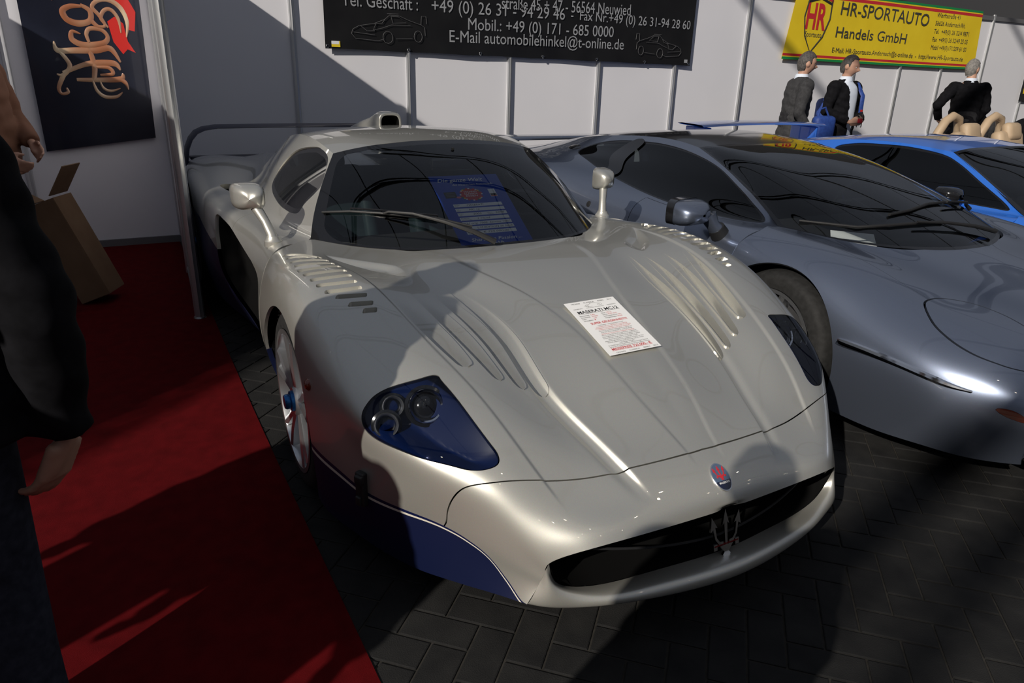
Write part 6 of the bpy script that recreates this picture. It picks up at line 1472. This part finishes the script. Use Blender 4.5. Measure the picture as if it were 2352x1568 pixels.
    a = MB(); a.lathe([(.058 * k, .045 * k), (.062 * k, .05 * k), (.070 * k, .035 * k), (.078 * k, -.005 * k), (.06 * k, -.005 * k)], 24, loc=j['nk']); a.build('collar', M['shirt' if top != 'peach' else 'peach'], root)
    return root, j
RD = math.radians
# three men in front of the back wall
person('person', (-3.75, 5.72, 0), RD(62), 1.82, 'grey-haired man in a dark grey suit walking right, in front of the yellow banner', head_tilt=RD(8), top='suit', hair='hairdark', lean=.05,
       J=dict(RE=(-.03, -.25, 1.12), RW=(.12, -.24, .93), LE=(.02, .25, 1.13), LW=(.22, .20, .96), LA=(-.20, .12, .10), LT=(-.07, .13, .035), LK=(-.04, .115, .49), RK=(.12, -.115, .50), RA=(.16, -.12, .085), RT=(.29, -.13, .035)))
pB, jB = person('person', (-3.75, 6.56, 0), RD(2), 1.81, 'man in an open black jacket and pale blue shirt holding a small bottle', head_yaw=RD(22), head_tilt=RD(12), top='blackcoat', hair='hairdark', open_front=True, recede=.08,
       J=dict(LE=(.02, .27, 1.14), LW=(.24, .07, 1.035), RE=(.00, -.27, 1.14), RW=(.22, -.10, 1.02)),
       hands=dict(L=dict(d=(.5, -.85, .05), n=(-.8, -.5, .1), curl=.55), R=dict(d=(.6, .75, .05), n=(-.7, .6, .1), curl=.55)))
bt = empty('water_bottle', (-3.75, 6.56, 0), RD(2), 'small clear bottle with a red cap held by the man in the pale blue shirt', 'bottle')
M['bottle'] = glass('clear_plastic', (.9, .92, .93)); k_ = Vector((.285, -.02, 1.0)) * (1.81 / 1.75)
a = MB(); a.lathe([(.001, -.03), (.028, -.03), (.031, -.02), (.031, .09), (.024, .115), (.013, .13), (.013, .15)], 24, loc=k_); a.build('bottle_body', M['bottle'], bt)
a = MB(); a.lathe([(.015, .148), (.0155, .172), (.001, .172)], 20, loc=k_); a.build('cap', M['red'], bt)
a = MB(); a.lathe([(.0316, .02), (.0316, .07)], 24, loc=k_); a.build('bottle_label', M['redink'], bt)
bp = empty('backpack', (-3.75, 6.56, 0), RD(2), 'blue backpack slung on the right shoulder of the man holding the bottle', 'backpack')
a = MB(); a.rbox((-.27, .10, 1.10), (.20, .30, .44), .07); a.build('pack', M['bagblue'], bp)
a = MB(); a.tube([(-.18, .17, 1.32), (-.08, .175, 1.49), (.05, .165, 1.50), (.155, .155, 1.36), (.16, .16, 1.18), (.08, .22, 1.02), (-.10, .22, .98)], .028, 10, flat=.4); a.build('strap', M['bagblue'], bp)
sb = empty('shoulder_bag', (-3.62, 6.12, 0), RD(80), 'blue bag hanging at hip height between the two men', 'bag')
a = MB(); a.rbox((0, 0, .98), (.30, .14, .30), .06); a.build('bag_body', M['bagblue'], sb)
a = MB(); a.tube([(-.10, 0, 1.10), (-.06, .02, 1.20), (.02, .03, 1.22), (.08, .02, 1.12)], .012, 8); a.build('handle', M['bagblue'], sb)
person('person', (-3.75, 9.15, 0), RD(142), 1.85, 'grey-haired man in a black jacket seen from behind, hand on hip', head_yaw=RD(-48), top='blackcoat', hair='hairgrey', recede=.0, lean=.04,
       J=dict(LE=(-.14, .40, 1.18), LW=(.02, .30, 1.00), RE=(.02, -.25, 1.14), RW=(.16, -.20, .96)), hands=dict(L=dict(d=(.5, -.6, -.5), curl=.5)))
person('person', (-3.9, 9.85, 0), RD(-60), 1.30, 'fair-haired smaller person mostly hidden behind the beige roll hoops', top='suit', hair='hairgrey', recede=.02)
ct_ = MB(); Gc = []
for x_, z_, w_ in ((0, .98, .26), (.06, 1.07, .28), (.16, 1.11, .30), (.26, 1.05, .32), (.32, .86, .34), (.36, .5, .36)):
    Gc.append([(-3.02 + .06 * math.sin(5 * t) + x_, 8.98 + w_ * t, z_ + .03 * math.sin(7 * t + x_ * 9) - .10 * abs(t) ** 2) for t in np.linspace(-1, 1, 25)])
ct_.grid(Gc); ct_.grid([[(p[0] - .02, p[1], p[2] - .02) for p in r] for r in Gc]); tag(ct_.build('coat', M['blackcoat'], None), 'black coat draped at the right picture edge beyond the beige seats', 'coat')
cs_ = empty('coat_stand', (-2.84, 8.98, 0), 0, 'dark upright stand under the draped black coat', 'stand')
a = MB(); a.tube([(0, 0, .02), (0, 0, .93)], .02, 10); a.build('pole', M['black'], cs_)
a = MB(); a.rbox((0, 0, .01), (.4, .4, .02), .008); a.build('base', M['black'], cs_)
a = MB(); a.tube([(0, -.22, .95), (0, .22, .95)], .015, 8); a.build('cross_bar', M['black'], cs_)
# man in the booth with the carton
person('person', (-2.87, -2.08, .004), RD(62), 1.80, 'person in a peach long-sleeved shirt in the booth, holding the cardboard box', top='peach', legs='jeans', hair='hairdark', fit=1.12,
       J=dict(RE=(.06, -.25, 1.13), RW=(.22, -.16, .93), LE=(.05, .25, 1.13), LW=(.24, .10, .98)), hands=dict(R=dict(d=(.75, .35, -.45), n=(0, .9, .1), curl=.4)))
# man at the left edge of the picture, close to the lens, seen from behind
person('person', (.90, -1.845, .004), RD(176), 1.78, 'dark figure in a black jacket and jeans at the left picture edge, arm hanging', top='blackcoat', legs='jeans', hair='hairdark', vox=.006, fit=1.22,
       J=dict(RE=(-.06, -.290, 1.04), RW=(-.02, -.285, .775), LE=(-.03, .27, 1.13), LW=(.06, .26, .88)), hands=dict(R=dict(d=(.10, .42, -.90), n=(.55, .80, .25), curls=(.22, .28, .34, .40))))
# bystanders left of the picture whose shadows fall on the carpet
person('person', (1.02, -3.0, .004), RD(120), 1.72, 'bystander in a dark suit standing on the red carpet further left', top='suit', legs='trouser')
person('person', (1.45, -2.60, .004), RD(100), 1.78, 'bystander in a black jacket and jeans beside the one in the dark suit', top='blackcoat', legs='jeans')
person('person', (2.28, -1.86, .004), RD(150), 1.74, 'person in a dark jacket standing just behind the viewpoint', top='blackcoat', legs='trouser', hair='hairdark')
